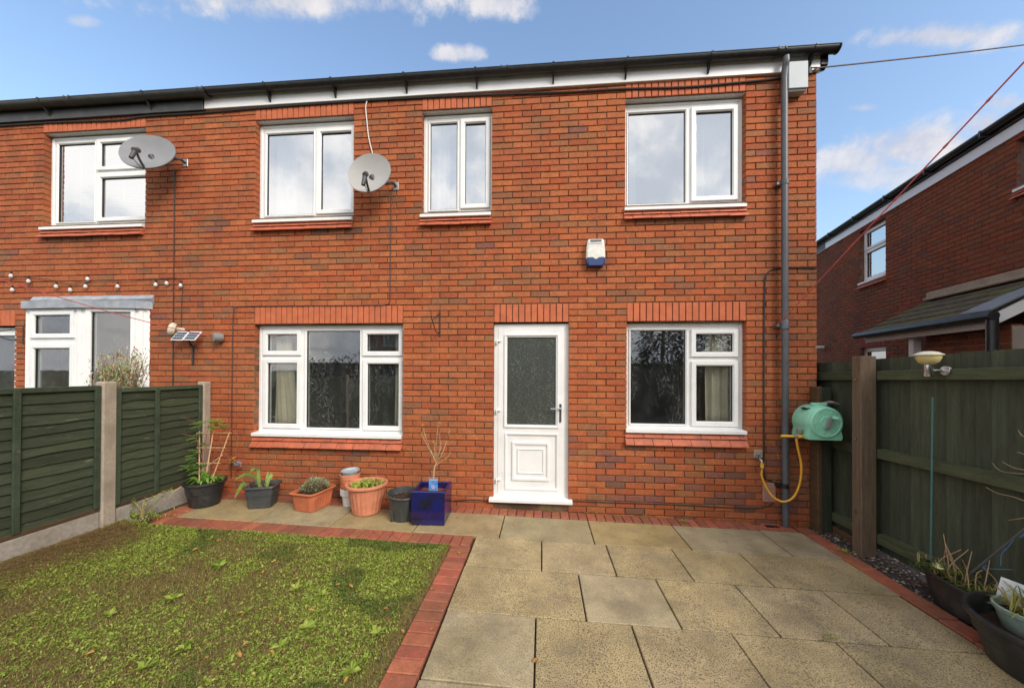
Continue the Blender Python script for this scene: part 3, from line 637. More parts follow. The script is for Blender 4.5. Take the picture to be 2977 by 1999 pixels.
window(house, 'window of three panes right of the door', RWx, zfr, zl0 - .008, [(*R(c7, 1237, 315, 1690, 1088), 'f'), (*rwt, 's'), (*rwb, 's')], glass='glass_wet', sill=znr)
window(house, 'upstairs window of two panes behind the satellite dish', UL, zsu, zu0 - .02, [(*R(c2, 215, 535, 598, 1208), 'f'), (*R(c2, 665, 527, 913, 1163), 's')], sill=znu)
window(house, 'narrow upstairs window of two tall panes', UM, zsu, zu0 - .02, [(*R(c2, 1570, 452, 1790, 1165), 'f'), (*R(c2, 1860, 450, 2027, 1118), 's')], sill=znu)
window(house, 'large upstairs window beside the downpipe', UR, zsu, zu0 - .02, [(*R(c3, 1217, 645, 1688, 1400), 'f'), (*R(c3, 1778, 638, 2080, 1338), 's')], sill=znu)
room(house, *LWx, zfl, zl0, 'room'); room(house, *RWx, zfr, zl0, 'room'); room(house, *UL, zsu, zu0, 'room_pale', 1.2); room(house, *UM, zsu, zu0, 'room_pale', 1.2); room(house, *UR, zsu, zu0, 'room_pale', 1.2)
curtain(LWx[0] + .10, LWx[0] + .52, zfl + .02, zl0, .24, 'cream curtain tied back in the five-pane window', gather=.45, folds=5)
curtain(LWx[1] - .20, LWx[1] - .06, zfl + .02, zl0, .24, 'narrow cream curtain at the edge of the five-pane window', folds=2)
curtain(RWx[1] - .34, RWx[1] - .07, zfr + .02, zl0, .24, 'pale cream curtain in the three-pane window', folds=3)
curtain(UL[0] + .10, UL[0] + .42, zsu + .02, zu0, .24, 'white curtain in the upstairs window behind the satellite dish', 'net', folds=4)
curtain(UM[0] + .08, UM[0] + .30, zsu + .02, zu0, .24, 'white curtain in the narrow upstairs window', 'net', folds=3)
curtain(UR[0] + .05, UR[0] + .18, zsu + .02, zu0, .24, 'narrow white curtain at the edge of the large upstairs window', 'net', folds=2)
curtain(UR[1] - .50, UR[1] - .05, zsu + .02, zu0, .24, 'wide white net curtain in the large upstairs window', 'net', folds=7)

# ------------------------------------------------------------ back door
yd = .05; d0, d1 = DRx; zb, zt = .155, zl0 - .012
mb = MB(); mb.ring((d0 - .004, d1 + .004, zb - .03, zt), (d0 + .055, d1 - .055, zb, zt - .055), yd, yd + .07, .008)
fr = part(mb, 'door_frame', 'upvc', house)
mb = MB(); mb.prism([(d0 - .045, -.055, zb - .045), (d0 - .045, -.055, zb - .012), (d0 - .045, -.045, zb - .006), (d0 - .045, yd + .02, zb + .008), (d0 - .045, yd + .02, zb - .04)], (d1 - d0 + .09, 0, 0)); part(mb, 'sill', 'upvc', fr)
gl = R(c7, 212, 370, 616, 1095); gl = rect(c7, 212, 370, 616, 1095, yd)
dx0, dx1, dz0, dz1 = d0 + .050, d1 - .050, zb + .004, zt - .05
pn = (gl[0] - .005, gl[1] + .012, zb + .10, gl[2] - .12)
mb = MB(); mb.plate(dx0, dx1, dz0, dz1, [gl, pn], yd - .006, yd + .05)
door = part(mb, 'door', 'upvc', house, label='white panelled back door with frosted glass')
mb = MB(); mb.ring((gl[0] - .035, gl[1] + .035, gl[2] - .035, gl[3] + .035), gl, yd - .022, yd + .0, .02); part(mb, 'glazing_bead', 'upvc', door)
mb = MB(); mb.add([(gl[0] - .005, yd + .012, gl[2] - .005), (gl[1] + .005, yd + .012, gl[2] - .005), (gl[1] + .005, yd + .012, gl[3] + .005), (gl[0] - .005, yd + .012, gl[3] + .005)], [(0, 1, 2, 3)]); part(mb, 'pane', 'glass_frosted', door)
mb = MB(); mb.ring((pn[0] - .02, pn[1] + .02, pn[2] - .02, pn[3] + .02), (pn[0] + .012, pn[1] - .012, pn[2] + .012, pn[3] - .012), yd - .016, yd + .01, .014)
mb.box(pn[0] - .002, pn[1] + .002, yd + .006, yd + .02, pn[2] - .002, pn[3] + .002)
q = (pn[0] + .07, pn[1] - .09, pn[2] + .095, pn[3] - .09); mb.ring(q, (q[0] + .045, q[1] - .045, q[2] + .05, q[3] - .05), yd - .012, yd + .008, .022)
q = (q[0] + .065, q[1] - .065, q[2] + .085, q[3] - .085); mb.ring(q, (q[0] + .02, q[1] - .02, q[2] + .02, q[3] - .02), yd - .006, yd + .008, .012); part(mb, 'panel', 'upvc', door)
for py in (400, 975, 1550):
    p = c7(160, py, yd - .02); mb = MB(); mb.cbox(d0 + .036, d0 + .085, yd - .03, yd - .004, p.z - .012, p.z + .012, .004); mb.cbox(d0 + .028, d0 + .042, yd - .034, yd - .004, p.z - .045, p.z + .008, .004); part(mb, 'hinge', 'upvc', door)
hp = c7(652, 1000, yd - .02); lp = c7(655, 962, yd - .05)
mb = MB(); mb.cbox(hp.x - .016, hp.x + .016, yd - .018, yd - .006, hp.z - .115, hp.z + .115, .006); mb.tube([(lp.x, yd - .02, lp.z), (lp.x, yd - .055, lp.z)], .009, 10)
mb.tube(curve([(lp.x + .006, yd - .058, lp.z), (lp.x - .05, yd - .062, lp.z - .002), (lp.x - .118, yd - .056, lp.z - .004)], 5), .0095, 10)
mb.tube([(hp.x, yd - .017, hp.z - .05), (hp.x, yd - .024, hp.z - .05)], .008, 10); part(mb, 'handle', 'chrome', door, True)
mb = MB(); mb.box(d0 - .3, d1 + .3, .36, .40, 0, 2.6); part(mb, 'interior_wall', 'room', house)

# ------------------------------------------------------------ eaves
def gutter(par, x0, x1, brk, zc=5.288, yc=-.094, r=.058, mat='black_plastic', unions=()):
    P = [(x0, yc + r * math.cos(a), zc + r * math.sin(a)) for a in [pi + pi * k / 14 for k in range(15)]] + [(x0, yc + (r - .006) * math.cos(a), zc + .0 + (r - .006) * math.sin(a)) for a in [2 * pi - pi * k / 14 for k in range(15)]]
    mb = MB(); mb.prism(P, (x1 - x0, 0, 0)); mb.tube([(x0, yc - r, zc), (x1, yc - r, zc)], .006, 6); g = part(mb, 'gutter', mat, par)
    for x in brk:
        mb = MB(); A = [pi + pi * k / 10 for k in range(11)]
        P = [(x - .011, yc + (r + .006) * math.cos(a), zc + (r + .006) * math.sin(a)) for a in A] + [(x - .011, yc + r * math.cos(a), zc + r * math.sin(a)) for a in A[::-1]]
        mb.prism(P, (.022, 0, 0)); mb.cbox(x - .012, x + .012, yc - r - .012, yc - r + .008, zc - .004, zc + .012, .002)
        mb.prism([(x - .009, -.031, zc - .03), (x - .009, -.031, zc - .155), (x - .009, -.045, zc - .15), (x - .009, yc - .02, zc - .062)], (.018, 0, 0)); part(mb, 'bracket', mat, g)
    for x in unions:
        mb = MB(); A = [pi + pi * k / 10 for k in range(11)]
        mb.prism([(x - .05, yc + (r + .005) * math.cos(a), zc + (r + .005) * math.sin(a)) for a in A] + [(x - .05, yc + r * math.cos(a), zc + r * math.sin(a)) for a in A[::-1]], (.10, 0, 0))
        for dx in (-.04, .03): mb.cbox(x + dx, x + dx + .012, yc - r - .012, yc - r + .006, zc - .02, zc + .012, .002)
        part(mb, 'union', mat, g)
    return g
mb = MB(); mb.cbox(XP + .012, XC + .02, -.030, .02, 5.105, 5.30, .003); part(mb, 'fascia', 'upvc_fascia', house)
dxs = lambda px, py: D(px, py, -.12).x
g = gutter(house, XP + .07, 6.985, [dxs(a, b) for a, b in ((605, 195), (757, 180), (922, 170), (1085, 160), (1262, 150), (1430, 140), (1622, 125), (1858, 108))], unions=[dxs(1150, 160), dxs(1780, 115)])
mb = MB(); mb.prism([(6.985, -.10 + .066 * math.cos(a), 5.287 + .066 * math.sin(a)) for a in [pi + pi * k / 12 for k in range(13)]], (.008, 0, 0)); part(mb, 'stop_end', 'black_plastic', g)
mb = MB(); mb.prism([(6.87, -.04, 5.32), (6.87, -.04, 5.16), (6.87, .02, 5.13), (6.87, .6, 5.42), (6.87, .6, 5.66)], (.07, 0, 0)); part(mb, 'verge_cap', 'black_plastic', house)
mb = MB(); mb.prism([(XP, -.09, 5.345), (XP, 3.5, 7.25), (XP, 7.1, 5.345), (XP, 7.1, 5.30), (XP, 3.5, 7.19), (XP, -.03, 5.30)], (XC - XP + .06, 0, 0)); part(mb, 'roof', 'roof_tile_far', house)
px_ = D(1790, 600, -.075).x - .006                                                            # downpipe
mb = MB(); mb.tube(curve([(px_, -.105, 5.215), (px_, -.105, 5.16), (px_ + .002, -.085, 5.10), (px_, -.075, 5.0)], 5), .034, 16); mb.tube([(px_, -.075, 5.0), (px_ + .006, -.075, 2.22)], .034, 16); mb.tube([(px_ + .006, -.075, 2.23), (px_ + .012, -.075, zg(6.5) + .01)], .034, 16)
dp = part(mb, 'downpipe', 'grey_pipe', house, True)
for z in (3.82, 2.215, .42):
    mb = MB(); mb.tube([(px_ + .004, -.075, z - .025), (px_ + .004, -.075, z + .025)], .040, 16); mb.box(px_ - .075, px_ + .0, -.07, 0, z - .018, z + .012); part(mb, 'clip', 'grey_pipe' if z > 1 else 'black_plastic', dp)
mb = MB(); mb.tube([(px_ + .004, -.075, 2.17), (px_ + .004, -.075, 2.26), (px_ + .004, -.075, 2.27)], [.043, .043, .040], 16); part(mb, 'socket', 'grey_pipe', dp, True)

# ============================================================ LEFT-HAND NEIGHBOUR (same terrace)
nb = empty('neighbour_house', (-2.4, 0, 0), 'adjoining red brick house with black fascia and shallow bay window', 'house')
by0, by1 = D(78, 700, 0).x, D(345, 700, 0).x
BAY = (by0 + .05, by1 - .05, .6, 33.2 * CH); ND = (-4.6, D(34, 745, 0).x, 0, zl0)
NX0 = -6.2
nholes = [(*NU, zsu, zu0), BAY, ND]
mb = MB(); mb.plate(NX0, XP, -.3, ZT, [(h[0] - .008, h[1] + .008, h[2], h[3] + .004) for h in nholes], .0125, .30); nwall = part(mb, 'wall', 'mortar', nb)
brickwork(nwall, NX0, XP - .0, -2, 69, [(*NU, cB(ztu), zu1), (BAY[0], BAY[1], .6, 33 * CH), (ND[0], ND[1], -1, zl1)], 'left', 'brick_neighbour', view=lambda w, e: w.z > 1.45 and w.x > -3.75 and w.z < 5.0)
soldiers(nwall, NU[0], NU[1], zu0, zu1, 21); soldiers(nwall, ND[1] - .9, ND[1], zl0, zl1, 12); tile_sill(nwall, NU[0] - .02, NU[1], ztu, znu - .002)
mb = MB(); mb.box(NU[0] - .006, NU[1] + .006, .103, .16, zu0 + .006, zu0 + .05); mb.box(NU[0] - .006, NU[1] + .006, .02, .102, zu0 - .006, zu0 + .002); part(mb, 'lintel_soffit', 'soffit_shade', nb)
tr = R(c1, 838, 610, 1206, 800); br_ = R(c1, 838, 900, 1206, 1225)
xr = NU[1] - .04
window(nb, 'upstairs window with closed blinds', NU, zsu, zu0 - .02, [(*R(c1, 480, 622, 780, 1265), 'f'), (tr[0], xr, tr[2], tr[3], 's'), (br_[0], xr, br_[2], br_[3], 's')], sill=znu)
room(nb, *NU, zsu, zu0, 'room_pale', 1.2)
bl = empty('venetian_blind', (NU[0] + .1, .19, zsu), 'venetian blind with fine slats in the neighbour upstairs window', 'blind')
mb = MB(); z = zsu + .03
while z < zu0 - .05: mb.prism([(NU[0] + .06, .185, z), (NU[0] + .06, .205, z + .017), (NU[0] + .06, .206, z + .016), (NU[0] + .06, .186, z - .001)], (NU[1] - NU[0] - .12, 0, 0)); z += .021
part(mb, 'slat', 'blind', bl, kind='stuff'); mb = MB(); [mb.box(NU[0] + t, NU[0] + t + .012, .180, .184, zsu + .02, zu0 - .03) for t in (.32, 1.0)]; part(mb, 'ladder_tape', 'blind', bl)
mb = MB(); mb.cbox(NX0, XP + .004, -.040, .02, 5.085, 5.31, .004); part(mb, 'fascia', 'black_fascia', nb)
gutter(nb, NX0, XP + .075, [dxs(95, 240), dxs(330, 215)], mat='black_fascia', unions=[dxs(160, 235), dxs(462, 200)], r=.066, zc=5.28)
mb = MB(); mb.prism([(NX0, -.09, 5.345), (NX0, 3.5, 7.25), (NX0, 7.1, 5.345), (NX0, 7.1, 5.30), (NX0, 3.5, 7.19), (NX0, -.03, 5.30)], (XP - NX0 - .002, 0, 0)); part(mb, 'roof', 'roof_tile_far', nb)
# shallow bow window with a lead cap
A = [Vector((by0 + .03, .0, 0)), Vector((by0 + .07, -.12, 0)), Vector((by0 + .90, -.15, 0)), Vector((by1 - .10, -.05, 0)), Vector((by1 - .02, .0, 0))]
zb0, zb1 = .55, D(210, 702, -.15).z
lead = MB(); pr = [(p.x + (-.04 if k == 0 else .04 if k == 4 else 0), p.y - (.05 if 0 < k < 4 else 0)) for k, p in enumerate(A)]
lead.prism([(x, y, zb1 - .0) for x, y in pr] + [(by1 + .04, .006, zb1), (by0 - .01, .006, zb1)][:0], (0, 0, .10))
lead.prism([(by0 - .02, .005, zb1 + .07), (by0 - .02, -.03, zb1 + .14), (by0 - .02, .005, zb1 + .20)], (by1 - by0 + .06, 0, 0)); bayr = part(lead, 'lead_cap', 'lead', nb)
for k in range(4):
    p, q = A[k], A[k + 1]; ln = (q - p).length; ang = math.atan2(q.y - p.y, q.x - p.x); mt = Matrix.Translation((p.x, p.y, 0)) @ Matrix.Rotation(ang, 4, 'Z')
    if k == 1: pan = [(.14, ln - .12, zb1 - .33, zb1 - .09, 's'), (.14, ln - .12, zb0 + .1, zb1 - .53, 's')]
    elif k == 2: pan = [(.16, ln - .12, zb0 + .1, zb1 - .05, 's')]
    else: pan = []
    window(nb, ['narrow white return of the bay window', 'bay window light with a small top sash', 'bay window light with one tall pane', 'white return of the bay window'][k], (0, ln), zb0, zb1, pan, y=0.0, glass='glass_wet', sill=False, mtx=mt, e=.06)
room(nb, by0 + .2, by1 - .2, .6, 2.5, 'room', 2.0)
mb = MB(); mb.box(by0 + .05, by1 - .05, -.15, .0, .2, zb0); part(mb, 'bay_base', 'mortar', nb)
curtain(by0 + .62, by0 + .95, .75, zb1, .12, 'pale curtain hanging in the bay window', 'blue_curtain', gather=.4, folds=4)
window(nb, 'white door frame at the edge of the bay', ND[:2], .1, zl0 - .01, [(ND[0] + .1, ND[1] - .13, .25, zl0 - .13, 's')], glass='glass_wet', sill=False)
room(nb, ND[0], ND[1], .2, 2.2, 'room', 2.0)

# ============================================================ RIGHT-HAND NEIGHBOUR, its back wall running away from the camera
NE = Vector((11.842, 8.711, 0)); lxv = Vector((-.214, -.977, 0)).normalized(); NM = Matrix.Translation(NE) @ Matrix.Rotation(math.atan2(lxv.y, lxv.x), 4, 'Z')
rn = empty('far_house', (10.6, 3, 0), 'dark red brick house beyond the right-hand fence with a tiled porch', 'house')
def nplate(mb, *a): mb.plate(*a); mb.v = [tuple(NM @ Vector(p)) for p in mb.v]; return mb
def nx(mb): mb.v = [tuple(NM @ Vector(p)) for p in mb.v]; return mb
N1, N2, N3 = (4.45, 5.28, zsu, zu0 - .08), (7.80, 9.1, zsu + .5, zu0 - .08), (4.45, 5.28, 1.0, zl0 - .05)
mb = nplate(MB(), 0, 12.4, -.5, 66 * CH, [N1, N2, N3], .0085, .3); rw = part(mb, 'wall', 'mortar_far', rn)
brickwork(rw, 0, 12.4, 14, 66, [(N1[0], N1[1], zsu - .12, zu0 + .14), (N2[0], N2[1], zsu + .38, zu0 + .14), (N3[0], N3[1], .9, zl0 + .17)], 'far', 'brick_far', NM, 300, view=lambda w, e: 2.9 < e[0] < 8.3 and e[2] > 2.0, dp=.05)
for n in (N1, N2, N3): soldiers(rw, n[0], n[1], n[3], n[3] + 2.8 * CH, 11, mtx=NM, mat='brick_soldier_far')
def nwin(n, label, panes):
    window(rn, label, (n[0], n[1]), n[2] + .04, n[3], panes, y=.085, sill=True, mtx=NM, glass='glass'); room(rn, n[0], n[1], n[2], n[3], 'room_pale', 1.2, mtx=NM); tile_sill(rw, n[0] - .03, n[1] + .03, n[2] - .10, n[2] + .0, NM)
nwin(N1, 'upstairs window of two panes', [(N1[0] + .09, N1[1] - .09, zsu + .13, zsu + .66, 's'), (N1[0] + .09, N1[1] - .09, zsu + .80, zu0 - .17, 's')])
nwin(N2, 'upstairs window at the picture edge', [(N2[0] + .09, N2[0] + .6, zsu + .60, zu0 - .17, 's'), (N2[0] + .72, N2[1] - .09, zsu + .60, zu0 - .17, 'f')]); nwin(N3, 'ground floor window hidden by the fence', [(N3[0] + .09, N3[1] - .09, 1.15, zl0 - .14, 'f')])
mb = MB(); mb.cbox(0, 12.4, -.03, .02, 4.92, 5.08, .003); part(nx(mb), 'fascia', 'upvc_fascia', rn)
mb = MB(); mb.cbox(-.02, 3.1, -.035, .02, 4.93, 5.10, .003); part(nx(mb), 'black_fascia', 'black_fascia', rn)
mb = MB(); P = [(0, -.105 + .062 * math.cos(a), 5.19 + .062 * math.sin(a)) for a in [pi + pi * k / 10 for k in range(11)]] + [(0, -.105 + .056 * math.cos(a), 5.19 + .056 * math.sin(a)) for a in [2 * pi - pi * k / 10 for k in range(11)]]
mb.prism(P, (12.4, 0, 0)); mb.box(0, 12.4, -.06, .0, 5.09, 5.20); rg = part(nx(mb), 'gutter', 'black_plastic', rn)
for k in range(12): mb = MB(); mb.cbox(.5 + k, .53 + k, -.172, -.02, 5.11, 5.205, .002); part(nx(mb), 'bracket', 'black_plastic', rg)
mb = MB(); mb.prism([(0, -.06, 5.21), (0, 3.5, 7.1), (0, 7, 5.21), (0, 7, 5.16), (0, 3.5, 7.04), (0, 0, 5.16)], (12.4, 0, 0)); part(nx(mb), 'roof', 'roof_tile_far', rn)
# tiled lean-to porch
TE = (-.95, 2.39); TW = (.0, 2.93); nr = 5
for r in range(nr):
    for k in range(12):
        t0, t1 = r / nr, (r + 1.12) / nr; y0, z0 = TE[0] + (TW[0] - TE[0]) * t0, TE[1] + (TW[1] - TE[1]) * t0; y1, z1 = TE[0] + (TW[0] - TE[0]) * min(t1, 1), TE[1] + (TW[1] - TE[1]) * min(t1, 1)
        xa = 6.33 + k * .196; d = U(-.004, .004); mb = MB(); mb.prism([(xa, y0, z0 + .032 + d), (xa, y1, z1 + .008 + d), (xa, y1, z1 - .012 + d), (xa, y0, z0 - .004 + d)], (.192, 0, 0)); part(nx(mb), 'roof_tile', 'roof_tile_far', rn)
mb = MB(); mb.prism([(6.33, TE[0] + .05, TE[1] - .02), (6.33, -.005, 2.92), (6.33, -.005, 2.80), (6.33, TE[0] + .05, TE[1] - .1)], (2.35, 0, 0)); part(nx(mb), 'porch_ceiling', 'soffit_shade', rn)
mb = MB(); mb.cbox(6.36, 8.0, -.05, .0, 2.95, 3.08, .01); mb.cbox(6.40, 8.3, -.12, .0, 2.93, 2.975, .01); part(nx(mb), 'flashing', 'concrete', rn)
mb = MB(); mb.prism([(8.32, -.94, 2.435), (8.40, -.60, 2.635), (8.75, -.05, 2.945), (8.75, -.95, 2.43)], (0, 0, .02)); part(nx(mb), 'lead_valley', 'lead_pale', rn)
mb = MB(); mb.tube([(6.28, -1.0, 2.36), (8.85, -1.0, 2.36)], .055, 10); part(nx(mb), 'porch_gutter', 'black_plastic', rn)
mb = MB(); mb.cbox(6.42, 8.68, -.93, -.90, 2.22, 2.36, .003); part(nx(mb), 'porch_fascia', 'soffit_shade', rn); mb = MB(); mb.prism([(8.69, -.96, 2.22), (8.69, -.96, 2.36), (8.69, -.02, 2.93), (8.69, -.02, 2.79)], (.03, 0, 0)); part(nx(mb), 'barge_board', 'upvc_fascia', rn)
mb = MB(); mb.tube([(8.80, -.98, 2.36), (8.80, -.98, -.1)], .05, 12); part(nx(mb), 'porch_downpipe', 'black_plastic', rn, True)
mb = MB(); mb.plate(7.42, 8.66, -.3, 2.25, [], -.70, -.02); pw = part(nx(mb), 'porch_wall', 'mortar_pale', rn)
PM = NM @ Matrix.Translation((0, -.708, 0)); brickwork(pw, 7.42, 8.66, 20, 30, [], 'far', 'brick_far', PM, 40, view=lambda w, e: True, dp=.05)
mb = MB(); mb.cbox(7.22, 7.32, -.80, -.70, -.2, 2.3, .004); part(nx(mb), 'porch_post', 'upvc', rn)
mb = MB(); mb.tube([(2.98, -.01, 2.34), (2.98, -.16, 2.34), (2.98, -.19, 2.34)], [.035, .05, .05], 12); o = thing(nx(mb), 'security_lamp', 'white_plastic', NM @ Vector((2.98, 0, 2.34)), 'small white and black lamp high on the dark brick wall beyond the fence', 'lamp', smooth_=True)

# ============================================================ RIGHT-HAND FENCE
XB, XR = 6.97, 6.908
rf = empty('board_fence', (XB, -1.5, zg(7)), 'tall dark green close-boarded fence beside the pebble strip', 'fence')
def FR(x, y): return PX(x, y, XR)
ztop = lambda y: 1.80 - .034 * (y - .1)
y = .9; k = 0
while y > -4.6:
    w = .098; d = U(-.004, .004); mb = MB(); zt_ = ztop(y) + U(-.004, .004); zb_ = zg(7) + .04
    mb.prism([(XB + .002 + d, y, zb_), (XB + .002 + d, y - w * .03, zb_), (XB + .018 + d, y - w, zb_), (XB + .024 + d, y - w, zb_), (XB + .024 + d, y, zb_)], (0, 0, zt_ - zb_)); part(mb, 'board', 'board_green', rf); y -= w - .004 + U(-.002, .002)
for za, zb_, h in ((PX(1875, 848, XR).z, PX(2330, 835, XR).z, .085), (PX(1995, 1025, XR).z, PX(2330, 1092, XR).z, .085), (.16, .18, .09)):
    sl_ = (zb_ - za) / -1.7 if za > .5 else 0
    for (ya, yb) in ((.85, -.548), (-.652, -2.6), (-2.62, -4.5)):
        mb = MB(); f = lambda yy: za + (zb_ - za) * (-.15 - yy) / 1.6
        P = [(XR, ya, f(ya) - h), (XR, ya, f(ya) - .004), (XB + .004, ya, f(ya) + .004), (XB + .004, ya, f(ya) - h)]; Q = [(x, yb, z + f(yb) - f(ya)) for x, _, z in P]
        mb.add(P + Q, [(0, 1, 2, 3), (7, 6, 5, 4), (0, 4, 5, 1), (1, 5, 6, 2), (2, 6, 7, 3), (3, 7, 4, 0)]); part(mb, 'rail', 'rail_green', rf)
mb = MB(); mb.cbox(6.768, 6.906, -.652, -.548, zg(6.8) - .2, 1.845, .006); po = part(mb, 'post', 'post_brown', rf, label='weathered brown timber post bolted to the fence')
for z in (1.62, 1.05, .35): mb = MB(); mb.tube([(6.77, -.60, z), (6.757, -.60, z)], .013, 8); part(mb, 'bolt', 'steel', po)
mb = MB(); mb.cbox(6.768, 6.906, -2.65, -2.55, zg(6.8) - .2, 1.9, .006); part(mb, 'post', 'post_brown', rf)
zgp = D(1850, 884, -.1).z; mb = MB(); mb.cbox(6.755, 6.80, -.14, -.02, zg(6.8) - .1, zgp + .015, .006); part(mb, 'post', 'rough_brown', rf); mb = MB(); mb.cbox(6.802, 6.905, -.13, -.02, zg(6.8) - .1, zgp, .005); part(mb, 'post', 'board_green', rf, label='short green post against the house corner')
mb = MB(); mb.cbox(6.92, 6.965, -.55, -.03, zg(6.9) - .05, zg(6.9) + .055, .006); part(mb, 'gravel_board', 'rough_brown', rf)

# ============================================================ LEFT-HAND FENCE: concrete posts, gravel boards, lapped panels
XL = -.62
def cpost(y0, y1, zt_, label):
    mb = MB(); mb.cbox(XL - .055, XL + .045, y0, y1, zg(XL) - .2, zt_, .012); mb.v = [(x, yy, z - (.0 if x > XL else .0)) for x, yy, z in mb.v]
    return thing(mb, 'concrete_post', 'concrete', (XL, (y0 + y1) / 2, zg(XL)), label, 'fence post')
p1 = PX(236, 870, XL + .045); p1b = PX(269, 868, XL + .045); p2 = PX(464, 871, XL + .045)
Y1a, Y1b, ZP = p1.y, p1b.y, p1.z
cpost(Y1a, Y1b, ZP, 'concrete fence post between the two green panels'); cpost(-.105, -.002, PX(474, 870, XL + .045).z, 'concrete fence post standing against the brick wall'); cpost(Y1a - 1.95, Y1a - 1.84, ZP + .02, 'concrete fence post at the far end of the long green panel')
for (ya, yb, lab) in ((Y1a - 1.84, Y1a - .002, 'long concrete gravel board under the long green panel'), (Y1b + .002, -.107, 'short concrete gravel board beside the house')):
    mb = MB(); mb.cbox(XL - .028, XL + .022, ya, yb, zg(XL) - .1, zg(XL) + (.195 if ya < -2 else .175), .008); thing(mb, 'gravel_board', 'gravel_board', (XL, (ya + yb) / 2, zg(XL)), lab, 'gravel board')
def panel(ya, yb, z0, z1, n, battens, label):
    o = empty('lapped_fence', (XL, (ya + yb) / 2, z0), label, 'fence'); h = (z1 - z0 - .06) / n
    for k in range(n):                            # overlapping waney slats
        mb = MB(); m = 14; V = []; zt_ = z1 - .03 - k * h; ph = U(0, 20); lo = []
        for i in range(m + 1): lo.append(.022 * noise.noise(Vector((i * .33 + ph, k * 3.1, 0))) + .007 * noise.noise(Vector((i * 1.1 + ph, k, 5))))
        for i in range(m + 1):
            y = ya + .02 + (yb - ya - .04) * i / m; zb_ = max(zt_ - h - .022 + lo[i], z0 + .005); V += [(XL - .004, y, zt_ + .012), (XL + .019, y, zb_), (XL + .011, y, zb_), (XL - .010, y, zt_ + .012)]
        mb.add(V, [(i * 4 + a, i * 4 + (a + 1) % 4, i * 4 + 4 + (a + 1) % 4, i * 4 + 4 + a) for i in range(m) for a in range(4)] + [(3, 2, 1, 0), (m * 4, m * 4 + 1, m * 4 + 2, m * 4 + 3)]); part(mb, 'slat', 'fence_green', o)
    for yy in battens: mb = MB(); mb.cbox(XL + .016, XL + .036, yy - .022, yy + .022, z0 + .03, z1 - .01, .003); part(mb, 'batten', 'fence_green_frame', o)
    mb = MB(); mb.cbox(XL - .02, XL + .030, ya, yb, z1 - .045, z1, .004); part(mb, 'top_rail', 'fence_green_frame', o)
    mb = MB(); mb.cbox(XL - .02, XL + .026, ya, yb, z0 - .0, z0 + .035, .004); part(mb, 'bottom_rail', 'rough_brown', o)
zA0, zA1 = zg(XL) + .197, PX(100, 883, XL + .02).z; zB0, zB1 = zg(XL) + .177, PX(380, 880, XL + .02).z
panel(Y1a - 1.838, Y1a - .003, zA0, zA1, 13, [PX(40, 1000, XL + .036).y, Y1a - .03], 'long dark green lapped fence panel')
panel(Y1b + .003, -.108, zB0, zB1, 13, [PX(360, 1000, XL + .036).y, -.13, Y1b + .02], 'short dark green lapped fence panel beside the house')

# ============================================================ THINGS ON THE WALLS
def cable(pts, r, mat, label, name='cable', cat='cable', n=6, cr=6):
    P = curve(pts, cr) if cr else pts; mb = MB(); mb.tube(P, r, n); return thing(mb, name, mat, P[0], label, cat, smooth_=True)
yw = -.016
cable([D(x, y, yw) for x, y in ((-60, 291), (0, 287), (110, 280), (270, 274), (335, 265), (470, 257), (600, 246), (800, 232), (1000, 221), (1240, 212), (1300, 210), (1420, 203), (1560, 199), (1680, 189), (1780, 179))], .011, 'cable_black', 'black cable clipped along the wall under the eaves', n=8, cr=4)
cable([D(x, y, yw) for x, y in ((838, 228), (834, 245), (837, 280), (841, 315), (850, 352))], .007, 'cable_white', 'thin white cable dropping from the eaves to the satellite dish')
cable([D(x, y, -.008) for x, y in ((893, 440), (891, 520), (890, 600), (889, 680), (880, 694), (840, 696), (700, 697), (545, 699), (533, 708), (530, 800), (528, 1000), (527, 1090))], .006, 'cable_brown', 'brown cable from the satellite dish running down beside the five-pane window')
cable([D(x, y, -.008) for x, y in ((398, 385), (397, 480), (396, 600), (395, 700), (394, 880))], .006, 'cable_black', 'black cable running down from the grey satellite dish')
cable([D(x, y, -.010) for x, y in ((1862, 611), (1810, 610), (1765, 613), (1747, 628), (1744, 660), (1742, 800), (1742, 1000), (1742, 1080), (1755, 1095), (1792, 1108))], .008, 'cable_black', 'black cable running down beside the downpipe')
cable([D(x, y, -.012) for x, y in ((1295, 1141), (1400, 1145), (1550, 1150), (1700, 1158), (1745, 1155), (1765, 1146))], .006, 'cable_black', 'black cable low on the wall right of the door'); cable([D(x, y, -.012) for x, y in ((1035, 1141), (1070, 1139), (1100, 1140), (1125, 1143))], .006, 'cable_black', 'short black cable low on the wall left of the door')
